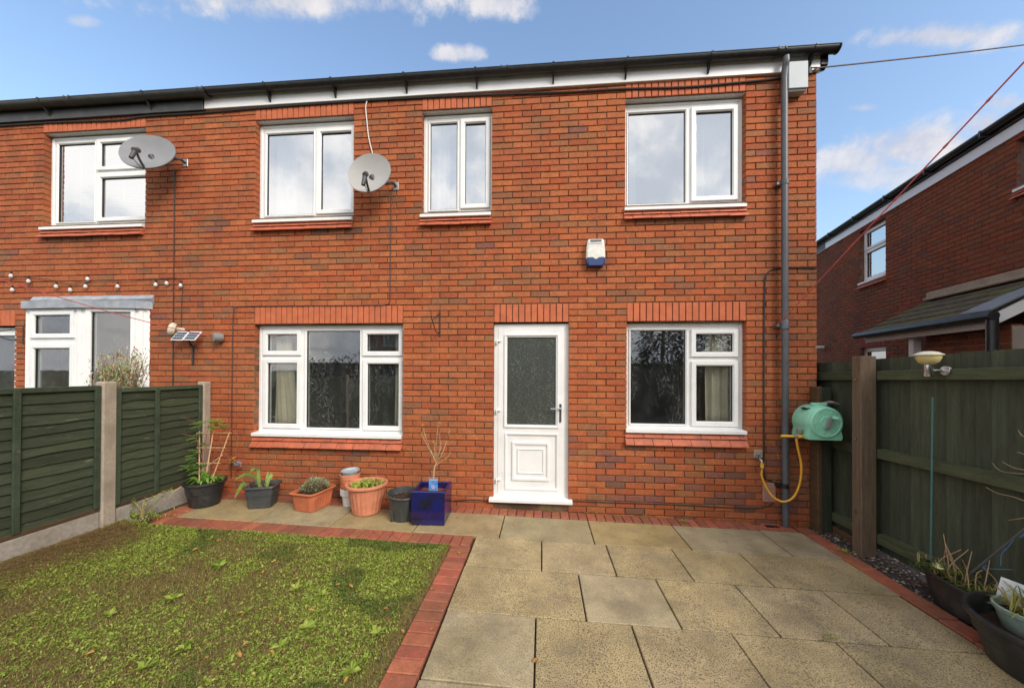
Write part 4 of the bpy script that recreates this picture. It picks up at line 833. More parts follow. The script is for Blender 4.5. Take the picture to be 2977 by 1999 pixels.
def dish(cx, cy, rx, rz, off, facing, roll, mat, label, lnb_px, mount_px):
    c = D(cx, cy, -off); o = empty('satellite_dish', c, label, 'satellite dish')
    n = Vector(facing).normalized(); r = Vector((0, 0, 1)).cross(-n).normalized(); r = -r if r.x < 0 else r; u = n.cross(r) if n.cross(r).z > 0 else r.cross(n)
    rot = Matrix.Rotation(roll, 3, n); r, u = rot @ r, rot @ u
    mb = MB(); rings = 7; seg = 40; V = [c - n * .06]
    for i in range(1, rings + 1):
        t = i / rings
        for k in range(seg): a = 2 * pi * k / seg; V.append(c + r * (rx * t * math.cos(a)) + u * (rz * t * math.sin(a)) - n * (.06 * (1 - t * t)))
    for k in range(seg): a = 2 * pi * k / seg; V.append(c + r * (rx * 1.015 * math.cos(a)) + u * (rz * 1.015 * math.sin(a)) - n * .012)
    Fc = [(0, 1 + k, 1 + (k + 1) % seg) for k in range(seg)] + [(1 + (i - 1) * seg + k, 1 + i * seg + k, 1 + i * seg + (k + 1) % seg, 1 + (i - 1) * seg + (k + 1) % seg) for i in range(1, rings + 1) for k in range(seg)]
    mb.add(V, Fc); d_ = part(mb, 'reflector', mat, o, True); m = d_.modifiers.new('thickness', 'SOLIDIFY'); m.thickness = .004
    lp = D(*lnb_px, -off - .20); bp = c - u * rz * .93 - n * .0 + r * rx * .18
    mb = MB(); mb.tube([bp, bp + (lp - bp) * .5 - u * .01, lp], [.014, .013, .012], 8); part(mb, 'arm', 'lnb', o, True)
    ax = (c - lp).normalized(); mb = MB(); mb.tube([lp - ax * .035, lp - ax * .03, lp + ax * .05, lp + ax * .055], [.012, .028, .030, .02], 14); mb.tube([lp, lp - u * .13], [.026, .022], 10); part(mb, 'receiver', 'lnb', o, True)
    mb = MB(); mb.tube(curve([lp - u * .07, lp - u * .13 + r * .02, bp - u * .03, bp], 5), .004, 5); part(mb, 'lead', 'cable_black', o)
    mp = D(*mount_px, -.002); e = c - n * .10 + r * .06 - u * .08
    mb = MB(); mb.tube(curve([mp + Vector((0, -.01, 0)), mp + Vector((-.02, -.10, .0)), e], 5), .017, 10); mb.tube([c - n * .055, e], .03, 10); part(mb, 'mast', 'lnb', o, True)
    mb = MB(); mb.cbox(mp.x - .035, mp.x + .035, -.012, -.002, mp.z - .05, mp.z + .05, .003); part(mb, 'wall_bracket', 'galvanised', o)
dish(336, 345, .295, .275, .30, (.26, -.90, .34), -.10, 'dish_grey', 'grey satellite dish beside the window with closed blinds', (309, 342), (424, 372))
dish(841, 393, .262, .255, .30, (-.02, -.97, .16), -.10, 'dish_pale', 'pale satellite dish between the two upstairs windows', (833, 398), (903, 425))
# burglar alarm box
a, b = D(1337, 546, -.06), D(1380, 606, -.06); cx_, cz_ = (a.x + b.x) / 2, (a.z + b.z) / 2; w_, h_ = (b.x - a.x) / 2, (a.z - b.z) / 2
al = empty('alarm_box', (cx_, 0, cz_), 'white burglar alarm box with a blue base on the brick wall', 'alarm')
def pillow(poly, y0, y1, inset=.018):
    c = Vector((sum(p[0] for p in poly) / len(poly), sum(p[1] for p in poly) / len(poly))); mb = MB(); n = len(poly)
    R0 = [(x, y0, z) for x, z in poly]; R1 = [(x, y1 + .012, z) for x, z in poly]; R2 = [(c.x + (x - c.x) * (1 - inset / w_), y1, c.y + (z - c.y) * (1 - inset / h_ * .9)) for x, z in poly]
    mb.add(R0 + R1 + R2, [(k, (k + 1) % n, n + (k + 1) % n, n + k) for k in range(n)] + [(n + k, n + (k + 1) % n, 2 * n + (k + 1) % n, 2 * n + k) for k in range(n)] + [tuple(range(2 * n, 3 * n))]); return mb
zq = cz_ - h_ * .46
wave = [(cx_ + w_ * t, zq - .022 * math.cos(t * pi) * .9 - .006) for t in (-1, -.7, -.4, 0, .4, .7, 1)]
wv = [(cx_ + w_ * t * .99, zq + (.008 if abs(t) > .3 else -.016 if t == 0 else -.004)) for t in (-1, -.75, -.4, 0, .4, .75, 1)]
top = [(cx_ + w_ * .97, cz_ + h_ * .2), (cx_ + w_ * .86, cz_ + h_ * .92), (cx_ + w_ * .72, cz_ + h_), (cx_ - w_ * .72, cz_ + h_), (cx_ - w_ * .86, cz_ + h_ * .92), (cx_ - w_ * .97, cz_ + h_ * .2)]
part(pillow(wv + top, 0, -.075), 'cover', 'alarm_white', al); part(pillow([(cx_ - w_ * .8, cz_ - h_), (cx_ + w_ * .8, cz_ - h_), (cx_ + w_ * .96, cz_ - h_ * .8)] + wv[::-1] + [(cx_ - w_ * .96, cz_ - h_ * .8)], -.002, -.078), 'strobe_lens', 'alarm_blue', al)
mb = MB(); mb.cbox(cx_ - w_ * .58, cx_ + w_ * .58, -.084, -.07, cz_ + h_ * .80, cz_ + h_ * .93, .003); part(mb, 'solar_strip', 'alarm_grey', al)
mb = MB(); [mb.box(cx_ - w_ * .7 + k * .012, cx_ - w_ * .7 + k * .012 + .005, -.081, -.07, cz_ + h_ * .64, cz_ + h_ * .70) for k in range(13)]; part(mb, 'vent', 'cream_plastic', al, kind='stuff')
# grey utility box under the gutter
a, b = D(1800, 140, -.12), D(1843, 203, -.12); ub = empty('utility_box', (a.x, -.02, b.z), 'pale grey utility box under the gutter beside the downpipe', 'box')
mb = MB(); mb.cbox(a.x, b.x, -.10, -.0, b.z, a.z, .008); part(mb, 'body', 'box_grey', ub); mb = MB(); mb.cbox(a.x - .004, b.x + .004, -.118, -.101, b.z + .02, a.z, .005); part(mb, 'lid', 'box_grey', ub)
bk = D(1852, 158, -.06); mb = MB(); mb.tube([(bk.x - .03, -.05, bk.z + .02), (bk.x + .05, -.06, bk.z + .015)], .008, 6); mb.tube([(bk.x - .03, -.05, bk.z - .03), (bk.x + .05, -.06, bk.z + .005)], .008, 6); mb.box(bk.x - .03, bk.x, -.06, .0, bk.z - .04, bk.z + .03); part(mb, 'wire_hook', 'iron', ub)
e = CAM + ray(2335 * S, 86 * S) * 5.0; P0 = Vector((bk.x + .05, -.06, bk.z + .01)); P1 = P0 + (e - P0) * 3.0; cable([P0 + (P1 - P0) * t - Vector((0, 0, .12 * math.sin(pi * t))) for t in [k / 12 for k in range(13)]], .0085, 'wire_brown', 'thin overhead telephone wire leading away from the house corner', 'overhead_wire', 'wire', cr=0)
# clothes lines
A0 = D(1772, 742, -.02); B0 = CAM + ray(2335 * S, 142 * S) * 2.2; pts = [A0 + (B0 - A0) * t for t in [k / 10 for k in range(16)]]
rl = empty('washing_line', A0, 'red washing line rising from the wall past the downpipe', 'washing line'); mb = MB(); mb.tube(pts, .0055, 6); part(mb, 'cord', 'line_red', rl, True)
for t in (.45, .56, .63, .72, .80, .92): p = A0 + (B0 - A0) * t; q = (B0 - A0).normalized(); mb = MB(); mb.tube([p - q * .03, p - q * .015, p + q * .012, p + q * .02], [.004, .0085, .0075, .004], 6); part(mb, 'knot', 'line_red', rl, True)
A0 = D(489, 769, -.05); B0 = CAM + ray(0, 637 * S) * 2.9; pts = [A0 + (B0 - A0) * t - Vector((0, 0, .03 * math.sin(pi * min(t, 1)))) for t in [k / 10 for k in range(15)]]; cable(pts, .0045, 'line_red', 'red washing line crossing in front of the bay window', 'washing_line', 'washing line', cr=0)
# hanging-basket brackets
def basket(px, py, h, out, label, dirx):
    t, b = D(px, py, -.006), D(px, py + h, -.006); o = empty('basket_bracket', b, label, 'bracket'); mb = MB(); mb.cbox(t.x - .009, t.x + .009, -.009, 0, b.z, t.z, .002); part(mb, 'back_plate', 'iron', o)
    mb = MB(); m = (t.z + b.z) / 2; e = Vector((t.x + dirx * out * .5, -out, m + .01)); mb.tube([(t.x, -.008, t.z - .04), e], .006, 6); mb.tube(curve([(t.x, -.008, b.z + .06), (t.x + dirx * out * .2, -out * .5, b.z + .05), e, e + Vector((dirx * .01, -.02, .03)), e + Vector((dirx * .0, -.03, .05))], 5), .006, 6); part(mb, 'arm', 'iron', o)
basket(1003, 706, 62, .20, 'rusty iron hanging-basket bracket between the five-pane window and the door', -.35); basket(53, 742, 42, .25, 'iron hanging-basket bracket beside the bay window', -.5)
# neighbour's lights
o = empty('string_lights', D(100, 640, -.02), 'string of small clear bulbs hung along the wall above the bay window', 'string lights')
bp = ((25, 628), (28, 660), (65, 640), (128, 652), (160, 660), (195, 652), (200, 635), (268, 652), (355, 648), (380, 645), (412, 650)); P = [D(-40, 640, -.02)] + [D(x, y - 8, -.02) for x, y in ((28, 645), (65, 640), (128, 648), (160, 655), (195, 648), (268, 648), (355, 643), (412, 647))] + [D(414, 690, -.02), D(413, 745, -.02)]
mb = MB(); mb.tube(curve(P, 5), .0035, 5); part(mb, 'cord', 'cable_black', o)
for x, y in bp:
    p = D(x, y, -.03); mb = MB(); mb.lathe([(.004, .03), (.012, .018), (.020, 0), (.022, -.012), (.016, -.026), (.004, -.033)], 10, p); part(mb, 'bulb', 'bulb', o, True); mb = MB(); mb.tube([p + Vector((0, 0, .025)), p + Vector((.004, 0, .055))], .011, 8); part(mb, 'socket', 'cable_black', o)
sp = D(392, 750, -.10); o = empty('security_light', sp, 'round cream security light beside the bay window', 'lamp')
mb = MB(); mb.lathe([(.0, .03), (.06, .03), (.082, .012), (.086, -.01), (.07, -.04), (.0, -.045)], 24, (0, 0, 0)); mt = Matrix.Translation(sp) @ Matrix.Rotation(-.9, 4, 'Z') @ Matrix.Rotation(math.radians(80), 4, 'X'); mb.v = [tuple(mt @ Vector(p)) for p in mb.v]; part(mb, 'head', 'cream_plastic', o, True)
mb = MB(); mb.tube([sp + Vector((.03, .02, 0)), sp + Vector((.06, .10, 0))], .025, 10); part(mb, 'arm', 'cream_plastic', o, True)
q = D(427, 765, -.13); o = empty('solar_panel', D(437, 830, -.02), 'pair of tilted solar panels on a dark stalk left of the round grey lamp', 'solar panel')
for dx in (-.10, .075):
    mt = Matrix.Translation(q + Vector((dx, 0, -.004))) @ Matrix.Rotation(.0, 4, 'Z') @ Matrix.Rotation(math.radians(72), 4, 'X') @ Matrix.Rotation(.10, 4, 'Y')
    mb = MB(); mb.cbox(-.075, .075, -.062, .062, -.006, .006, .003); mb.v = [tuple(mt @ Vector((x + y * .45, y, z))) for x, y, z in mb.v]; f = part(mb, 'panel_frame', 'card_white', o)
    mb = MB(); [mb.box(-.064 + i * .026, -.042 + i * .026, -.052 + j * .036, -.020 + j * .036, .0055, .0075) for i in range(5) for j in range(3)]; mb.v = [tuple(mt @ Vector((x + y * .45, y, z))) for x, y, z in mb.v]; part(mb, 'cell', 'solar', f)
mb = MB(); b_ = D(437, 830, -.03); mb.tube([q + Vector((0, 0, -.03)), (b_.x, -.05, q.z - .10), (b_.x, -.015, q.z - .14), (b_.x, -.015, b_.z)], .012, 8); part(mb, 'stalk', 'cable_black', o)
lp = D(497, 769, -.06); o = empty('wall_lamp', lp, 'small round grey lamp on the wall near the party line', 'lamp'); mb = MB(); mt = Matrix.Translation(lp) @ Matrix.Rotation(-.5, 4, 'Z') @ Matrix.Rotation(pi / 2, 4, 'X'); mb.lathe([(.02, -.05), (.055, -.045), (.06, 0), (.058, .045), (.045, .05), (.0, .05)], 20); mb.v = [tuple(mt @ Vector(p)) for p in mb.v]; part(mb, 'head', 'reel_grey', o, True)
mb = MB(); mb.cbox(lp.x - .02, lp.x + .02, -.04, 0, lp.z - .02, lp.z + .02, .004); part(mb, 'bracket', 'iron', o)
# tap, hose, hose reel, cover plate
tp = D(1734, 1046, -.05); o = empty('outdoor_tap', (tp.x, 0, tp.z), 'metal garden tap on the wall with a yellow hose connector', 'tap'); mb = MB(); mb.cbox(tp.x - .045, tp.x + .05, -.006, .002, tp.z + .0, tp.z + .095, .004); part(mb, 'mortar_patch', 'concrete', o)
mb = MB(); mb.tube([(tp.x - .01, 0, tp.z), (tp.x - .01, -.05, tp.z), (tp.x, -.075, tp.z - .015), (tp.x, -.078, tp.z - .04)], .012, 10); mb.tube([(tp.x - .01, -.045, tp.z), (tp.x - .02, -.05, tp.z + .055)], .008, 8); mb.tube([(tp.x - .045, -.05, tp.z + .055), (tp.x + .01, -.05, tp.z + .058)], .006, 8); mb.tube([(tp.x - .035, -.04, tp.z + .05), (tp.x - .035, -.045, tp.z + .0)], .006, 6); part(mb, 'body', 'steel', o, True)
mb = MB(); cx0 = Vector((tp.x + .002, -.078, tp.z - .04)); mb.tube([cx0, cx0 - Vector((0, 0, .05))], .019, 12); part(mb, 'connector', 'hose_orange', o, True); mb = MB(); mb.tube([cx0 - Vector((0, 0, .05)), cx0 - Vector((0, 0, .075))], .015, 12); part(mb, 'collar', 'reel_grey', o, True)
RC = D(1883, 964, -.385); rr_ = .178
hp = [cx0 - Vector((0, 0, .07)), D(1737, 1085, -.08), D(1748, 1112, -.10), D(1765, 1134, -.14), D(1788, 1143, -.19), D(1810, 1132, -.23), D(1824, 1100, -.26), D(1827, 1060, -.28), D(1819, 1020, -.30), D(1815, 996, -.32)]
cable(hp, .011, 'hose_yellow', 'yellow garden hose looping from the tap to the green reel', 'garden_hose', 'hose', 10, 8)
o = empty('hose_reel', (RC.x, -.2, RC.z - .2), 'mint green hose reel fixed to the fence corner', 'hose reel')
def reel_outline(k): # rounded top, square foot
    P = []
    for i in range(26): a = math.radians(-25 + 230 * i / 25); P.append((RC.x + rr_ * k * math.cos(a), RC.z + rr_ * k * math.sin(a)))
    P += [(RC.x - rr_ * 1.02 * k, RC.z - rr_ * .80), (RC.x - rr_ * .95 * k, RC.z - rr_ * .98), (RC.x + rr_ * .95 * k, RC.z - rr_ * 1.0), (RC.x + rr_ * 1.02 * k, RC.z - rr_ * .82)]; return P
mb = MB(); O = []; n_ = 30
for (y, k) in ((-.13, .9), (-.15, .97), (-.33, .98), (-.37, .95), (-.385, .90)): O.append([(x, y, z) for x, z in reel_outline(k)])
V = [p for r in O for p in r]; m_ = len(O[0]); mb.add(V, [(l * m_ + i, l * m_ + (i + 1) % m_, (l + 1) * m_ + (i + 1) % m_, (l + 1) * m_ + i) for l in range(4) for i in range(m_)] + [tuple(range(m_))[::-1], tuple(4 * m_ + i for i in range(m_))]); part(mb, 'housing', 'reel_green', o, True)
mb = MB(); mt = Matrix.Translation((RC.x, -.385, RC.z + .004)) @ Matrix.Rotation(pi / 2, 4, 'X'); mb.lathe([(.160, -.01), (.160, .010), (.152, .017), (.138, .018), (.134, .014), (.066, .015), (.062, .022), (.0, .022)], 40); mb.v = [tuple(mt @ Vector(p)) for p in mb.v]; sd__ = part(mb, 'side_disc', 'reel_green', o, True)
for k in range(5):
    a = math.radians(90 + 72 * k + 36); c = Vector((RC.x + .099 * math.cos(a), -.40, RC.z + .004 + .099 * math.sin(a))); mt = Matrix.Translation(c) @ Matrix.Rotation(pi / 2, 4, 'X'); mb = MB(); mb.lathe([(.032, -.006), (.032, .0005), (.029, .0015), (.026, -.0005), (.0, -.0008)], 20); mb.v = [tuple(mt @ Vector(p)) for p in mb.v]; part(mb, 'boss', 'reel_green', sd__, True)
mb = MB(); mb.prism([(RC.x - .03, -.418, RC.z - .05), (RC.x + .005, -.418, RC.z - .052), (RC.x + .045, -.418, RC.z + .06), (RC.x + .02, -.418, RC.z + .072), (RC.x - .005, -.418, RC.z + .05)], (0, -.022, 0)); cr_ = part(mb, 'crank', 'reel_grey', o); mb = MB(); mb.tube([(RC.x + .035, -.43, RC.z + .06), (RC.x + .045, -.50, RC.z + .058)], .017, 12); part(mb, 'crank_knob', 'reel_green', cr_, True)
mb = MB(); mb.lathe([(.045, 0), (.048, .006), (.036, .008), (.034, -.01), (0, -.01)], 20, (RC.x - .11, -.27, RC.z + .138), mat=None); part(mb, 'guide_ring', 'reel_dark', o, True)
mb = MB(); mb.cbox(RC.x - .06, RC.x + .09, -.29, -.25, RC.z + rr_ - .012, RC.z + rr_ + .02, .006); part(mb, 'carry_handle', 'reel_green', o)
sg = empty('spray_gun', (RC.x + .12, -.24, RC.z + rr_ + .01), 'grey hose spray gun lying on top of the green reel', 'spray gun'); mb = MB(); a = Vector((RC.x + .05, -.27, RC.z + rr_ + .012)); mb.tube([a, a + Vector((.10, .02, .012)), a + Vector((.17, .03, -.012)), a + Vector((.20, .03, -.015))], [.014, .020, .022, .008], 10); part(mb, 'barrel', 'reel_grey', sg, True); mb = MB(); mb.tube([a + Vector((.03, -.02, .01)), a + Vector((.12, -.01, .012))], .009, 8); part(mb, 'grip', 'plate_pink', sg, True)
b = D(1815, 995, -.32); mb = MB(); mb.tube([b + Vector((-.145, -.0, .004)), b + Vector((-.03, 0, .002))], .0145, 12); part(mb, 'inlet_hose', 'hose_orange', o, True); mb = MB(); mb.tube([b + Vector((-.03, 0, .002)), b + Vector((.012, 0, 0))], .017, 12); part(mb, 'inlet_collar', 'reel_grey', o, True); mb = MB(); mb.tube([b + Vector((.012, 0, 0)), b + Vector((.06, .01, 0))], .021, 12); part(mb, 'inlet_connector', 'hose_orange', o, True); mb = MB(); mb.cbox(b.x + .02, b.x + .06, -.33, -.28, b.z + .03, b.z + .08, .006); part(mb, 'valve', 'reel_grey', o)
a, b = D(1740, 1100, -.02), D(1770, 1145, -.02); mb = MB(); mb.cbox(a.x, b.x, -.022, .0, b.z, a.z, .008); mb.v = [(x + .02 * (z - b.z) * .2, y, z + .06 * (x - a.x) * -.3) for x, y, z in mb.v]; thing(mb, 'cover_plate', 'plate_pink', (a.x, 0, b.z), 'faded pink terracotta cover plate on the wall below the tap', 'cover plate')
p = G(1752, 1196); o = empty('drain_grate', (p.x, p.y, zg(p.x)), 'small black drain grate at the foot of the downpipe', 'drain'); mb = MB(); mb.ring((0, .19, 0, .12), (.018, .172, .018, .102), -.012, 0, .002); mb.v = [(p.x - .095 + x, -.17 + z, zg(p.x) + .004 - y) for x, y, z in mb.v]; part(mb, 'frame', 'edging_plain', o)
mb = MB(); [mb.box(p.x - .075 + k * .022, p.x - .065 + k * .022, -.15, -.07, zg(p.x) + .004, zg(p.x) + .012) for k in range(7)]; mb.box(p.x - .08, p.x + .08, -.155, -.065, zg(p.x) + .001, zg(p.x) + .0045); part(mb, 'bar', 'grate', o)
# lamp on the right fence
m = PX(2160, 845, XR); o = empty('fence_lamp', m, 'amber glass garden lamp on a chrome arm fixed to the green fence rail', 'lamp'); sx_ = m.x - .135
mb = MB(); mb.tube([(m.x, m.y, m.z), (m.x - .018, m.y, m.z), (m.x - .02, m.y, m.z)], [.038, .036, .02], 20); mb.tube([(m.x - .015, m.y, m.z), (sx_, m.y, m.z)], .012, 10); mb.tube([(sx_, m.y, m.z - .045), (sx_, m.y, m.z - .04), (sx_, m.y, m.z + .045)], [.026, .028, .026], 16); part(mb, 'arm', 'chrome', o, True)
mb = MB(); c = (sx_, m.y, m.z + .045); mb.lathe([(.0, .0), (.030, .002), (.058, .022), (.072, .055), (.074, .078), (.0, .08)], 28, c); part(mb, 'bowl', 'lamp_amber', o, True); mb = MB(); mb.lathe([(.085, .076), (.085, .082), (.070, .090), (.055, .100), (.03, .107), (.0, .109)], 28, c); part(mb, 'cap', 'cream_plastic', o, True)

# ============================================================ POTS
def pot(c, rb, rt, h, mat, label, sx=1, sy=1, rim=.018, ribs=0, sq=2.0, rot=0, soil=.04, tilt=None, name='plant_pot', lip=.03, feet=0, n=40, bands=0):
    base = Vector((c[0], c[1], zg(c[0]) + .003)); o = empty(name, base, label, 'plant pot')
    R_ = Matrix.Translation(base) @ Matrix.Rotation(rot, 4, 'Z')
    if tilt: R_ = R_ @ Matrix.Rotation(tilt[0], 4, 'X') @ Matrix.Rotation(tilt[1], 4, 'Y')
    fn = (lambda a, z: 1 + (.028 * math.sin(a * ribs) if .05 < z < h - lip - .01 else 0)) if ribs else None
    pr = [(rb * .97, 0), (rb, .008)] + [(rb + (rt - rim - rb) * t, .008 + (h - lip - .008) * t) for t in (.03, .3, .6, .97)]
    if bands: pr = pr[:4] + [(pr[4][0] + .0, pr[4][1]), (pr[4][0] + .006, pr[4][1] + .004), (pr[4][0] + .008, pr[4][1] + .02)] + pr[5:]
    pr += [(rt - rim, h - lip), (rt, h - lip + .004), (rt + .003, h - lip * .5), (rt, h - .004), (rt - .006, h), (rt - rim * .8, h), (rt - rim, h - .01), (rt - rim - .012, h - soil - .02)]
    mb = MB(); mb.lathe(pr, n, (0, 0, 0), sx, sy, R_, fn, sq); part(mb, 'pot_wall', mat, o, sq == 2.0)
    mb = MB(); rs = rt - rim - .008 - (rt - rb) * soil / h; V = [R_ @ Vector((0, 0, h - soil + .012))]; q = lambda a: 1.0 if sq == 2.0 else (abs(math.cos(a)) ** sq + abs(math.sin(a)) ** sq) ** (-1 / sq)
    for k in range(n): a = 2 * pi * k / n; V.append(R_ @ Vector((rs * .55 * q(a) * math.cos(a) * sx, rs * .55 * q(a) * math.sin(a) * sy, h - soil + .010 + U(-.006, .008))))
    for k in range(n): a = 2 * pi * k / n; V.append(R_ @ Vector((rs * q(a) * math.cos(a) * sx, rs * q(a) * math.sin(a) * sy, h - soil)))
    mb.add(V, [(0, 1 + k, 1 + (k + 1) % n) for k in range(n)] + [(1 + k, 1 + n + k, 1 + n + (k + 1) % n, 1 + (k + 1) % n) for k in range(n)]); part(mb, 'soil', 'soil', o)
    return o, R_
def stem(mb, pts, r0, r1, n=5, cr=5):
    P = curve(pts, cr); mb.tube(P, [r0 + (r1 - r0) * i / (len(P) - 1) for i in range(len(P))], n); return P
def rv(s=1.0): return Vector((U(-s, s), U(-s, s), U(-s, s)))

# 1 climbing plant in a round black pot with a bamboo trellis
o, M = pot((-.245, -.40), .145, .207, .285, 'pot_black', 'large round black pot with a bamboo trellis beside the fence', bands=1); T0 = M @ Vector((0, 0, .25))
tr = empty('bamboo_trellis', T0, 'fan-shaped bamboo cane trellis standing in the large round black pot', 'trellis')
tops = [D(455, 983, -.37), D(487, 980, -.37), D(524, 984, -.37)]; bots = [T0 + Vector((-.055, -.02, -.03)), T0 + Vector((.02, -.03, -.03)), T0 + Vector((.075, -.02, -.03))]
for a, b in zip(bots, tops): mb = MB(); mb.tube([a, b], .0065, 7); part(mb, 'cane', 'bamboo', tr)
for t in (.97, .70, .42):
    mb = MB(); mb.tube([bots[0] + (tops[0] - bots[0]) * t - Vector((.03, .006, 0)), bots[2] + (tops[2] - bots[2]) * (t + .01) + Vector((.03, -.006, 0))], .005, 6); part(mb, 'cross_cane', 'bamboo', tr)
mb = MB(); mb.tube([bots[0] + (tops[0] - bots[0]) * .22 + Vector((-.02, -.012, 0)), bots[2] + (tops[2] - bots[2]) * .58 + Vector((.03, -.012, 0))], .0045, 6); part(mb, 'cross_cane', 'bamboo', tr)
cl_ = empty('climbing_plant', T0, 'straggly climbing plant with bare red stems on the bamboo trellis', 'plant'); mb = MB(); lf = MB()
def frond(p, d, ln, n=6, w=.014, mbx=None):
    d = Vector(d).normalized(); s_ = d.cross(Vector((0, 0, 1))).normalized()
    for k in range(n):
        t = (k + .5) / n
        for sg_ in (-1, 1): mbx.leaf(p + d * ln * t - Vector((0, 0, ln * .3 * t * t)), d * .5 + s_ * sg_ + Vector((0, 0, U(-.2, .2))), .026 * (1.15 - t * .5), w, droop=.2)
for pts in ([(478, 1080), (455, 1020), (440, 995), (400, 990), (378, 1005), (382, 1030)], [(480, 1080), (470, 1010), (465, 975), (440, 960), (412, 950)], [(490, 1080), (500, 1010), (505, 985), (525, 978), (540, 990), (542, 1010), (537, 1030)], [(485, 1085), (520, 1060), (515, 1035), (490, 1020), (500, 1000)], [(480, 1080), (462, 1040), (470, 1000), (478, 960)], [(470, 1085), (455, 1050), (450, 1010), (448, 985)]):
    P = stem(mb, [T0 + Vector((U(-.06, .06), U(-.04, .04), -.03))] + [D(x, y, -.38 + U(-.05, .03)) for x, y in pts[1:]], .0042, .0016)
part(mb, 'stem', 'stem_red', cl_, True)
for (x, y, dx) in ((470, 962, -1), (478, 958, 1), (485, 965, 1), (490, 970, 1), (462, 968, -1), (450, 1000, -1), (455, 1030, -1), (447, 1050, -1), (460, 1015, 1), (470, 1060, -1), (458, 1075, -1), (436, 1062, -1), (498, 960, 1), (475, 975, 1), (466, 990, -1), (505, 972, 1), (444, 1040, -1), (452, 1062, -1)):
    for _q in range(4): frond(D(x + U(-6, 6), y + U(-5, 5), -.40 + U(-.05, .05)), (dx * U(.6, 1), U(-.6, .1), U(-.1, .4)), U(.07, .12), 7, .016, lf)
for k in range(34): a = U(0, 6.28); lf.strap(curve([T0 + Vector((.05 * math.cos(a), .05 * math.sin(a), 0)), T0 + Vector((.13 * math.cos(a), .11 * math.sin(a), U(.03, .09))), T0 + Vector((.21 * math.cos(a), .17 * math.sin(a), U(.0, .06)))], 4), U(.025, .05))
for k in range(3): lf.strap(curve([T0 + Vector((.06, 0, 0)), T0 + Vector((.17, -.04, .03)), T0 + Vector((.29, -.05 - .03 * k, .06 + .04 * k))], 4), .05)
for k in range(14): lf.strap(curve([T0 + Vector((U(-.08, .12), 0, 0)), T0 + Vector((U(-.02, .09), -.02, .07)), T0 + Vector((U(-.04, .1), -.03, U(.12, .17)))], 4), .045)
part(lf, 'leaf', 'fern', cl_, kind='stuff')
mb = MB(); stem(mb, [T0 + Vector((-.12, -.15, .02)), T0 + Vector((-.17, -.20, -.03)), T0 + Vector((-.21, -.24, -.11))], .006, .003); part(mb, 'dry_root', 'stem_tan', cl_, True)
hd = D(537, 1050, -.10); dh = empty('dried_flower_head', hd, 'dried brown and grey flower heads leaning on the wall behind the climbing plant', 'flower'); mb = MB(); stem(mb, [(hd.x, -.12, zg(0) + .05), hd + Vector((0, 0, -.1)), hd], .003, .002); part(mb, 'stem', 'stem_brown', dh)
for nm, m_, cx_, rr in (('blossom', 'blossom_dry', hd + Vector((-.03, -.02, .02)), .045), ('blossom', 'blossom_grey', hd + Vector((.05, -.02, -.03)), .04)):
    mb = MB(); [mb.leaf(cx_ + rv(1).normalized() * rr * rnd() ** .4, rv(), .022, .018) for _ in range(90)]; part(mb, nm, m_, dh, kind='stuff')

# 2 square black planter with irises
o, M = pot((.43, -.325), .125, .165, .255, 'pot_slate', 'square slate-black planter with drooping iris leaves', sq=7, rot=.32 + pi / 4 * 0, sx=1.0, sy=.92, n=48, bands=1); T0 = M @ Vector((0, 0, .22))
ir = empty('iris_plant', T0, 'iris with a few broad drooping leaves in the square black planter', 'plant'); mb = MB()
for a, pts, w in ((0, [(0, 0), (.0, .12), (-.03, .20), (-.06, .22), (-.10, .17)], .05), (0, [(0, 0), (-.05, .12), (-.14, .155), (-.20, .14), (-.26, .10)], .045), (0, [(.12, .02), (.12, .12), (.125, .21)], .045), (0, [(.12, .02), (.14, .10), (.165, .17), (.175, .10)], .04), (0, [(-.12, .0), (-.18, .05), (-.24, -.04), (-.27, -.13)], .045), (0, [(.05, .02), (.10, .05), (.16, .03)], .03)):
    mb.strap(curve([T0 + Vector((x - .02, -.03 + U(-.02, .02) - abs(x) * .2, z)) for x, z in pts], 5), w, up=(0, 1, .25))
part(mb, 'leaf', 'iris', ir); mb = MB(); stem(mb, [T0 + Vector((-.13, -.06, 0)), T0 + Vector((-.14, -.07, .09))], .003, .002); mb.tube([T0 + Vector((.02, -.05, 0)), T0 + Vector((.02, -.05, .04))], .009, 6); part(mb, 'dry_stem', 'stem_red', ir)

# 3 terracotta trough with sage
o, M = pot((1.035, -.285), .145, .185, .215, 'terracotta', 'rectangular orange terracotta trough with grey-green sage', sq=8, sx=.92, sy=1.12, rot=-.16, n=48, rim=.02, lip=.022, soil=.03); T0 = M @ Vector((0, 0, .19))
for sx_, sy_ in ((-1, -1), (1, -1), (1, 1), (-1, 1)): p = M @ Vector((sx_ * .10, sy_ * .12, 0)); mb = MB(); mb.cbox(p.x - .025, p.x + .025, p.y - .025, p.y + .025, p.z - .012, p.z + .012, .003); part(mb, 'foot', 'terracotta', o)
for k in range(6): mb = MB(); p0 = M @ Vector((.148 * .92, -.10 + k * .04, .04)); p1_ = M @ Vector((.165 * .92, -.115 + k * .046, .15)); mb.tube([p0, p1_], .007, 6); part(mb, 'rib', 'terracotta', o, True)
sg_ = empty('sage_bush', T0, 'low grey-green sage with dry flower spikes in the orange trough', 'plant'); lf = MB(); mb = MB()
for _ in range(900):
    a = U(0, 6.28); r = rnd() ** .5; p = T0 + Vector((r * .14 * math.cos(a) + .02, r * .17 * math.sin(a) , .02 + (1 - r * r) * .12 * rnd() ** .6 + .012)); lf.leaf(p, (math.cos(a) * .8 + U(-.5, .5), math.sin(a) * .8 + U(-.5, .5), U(.2, 1)), U(.018, .036), U(.008, .014))
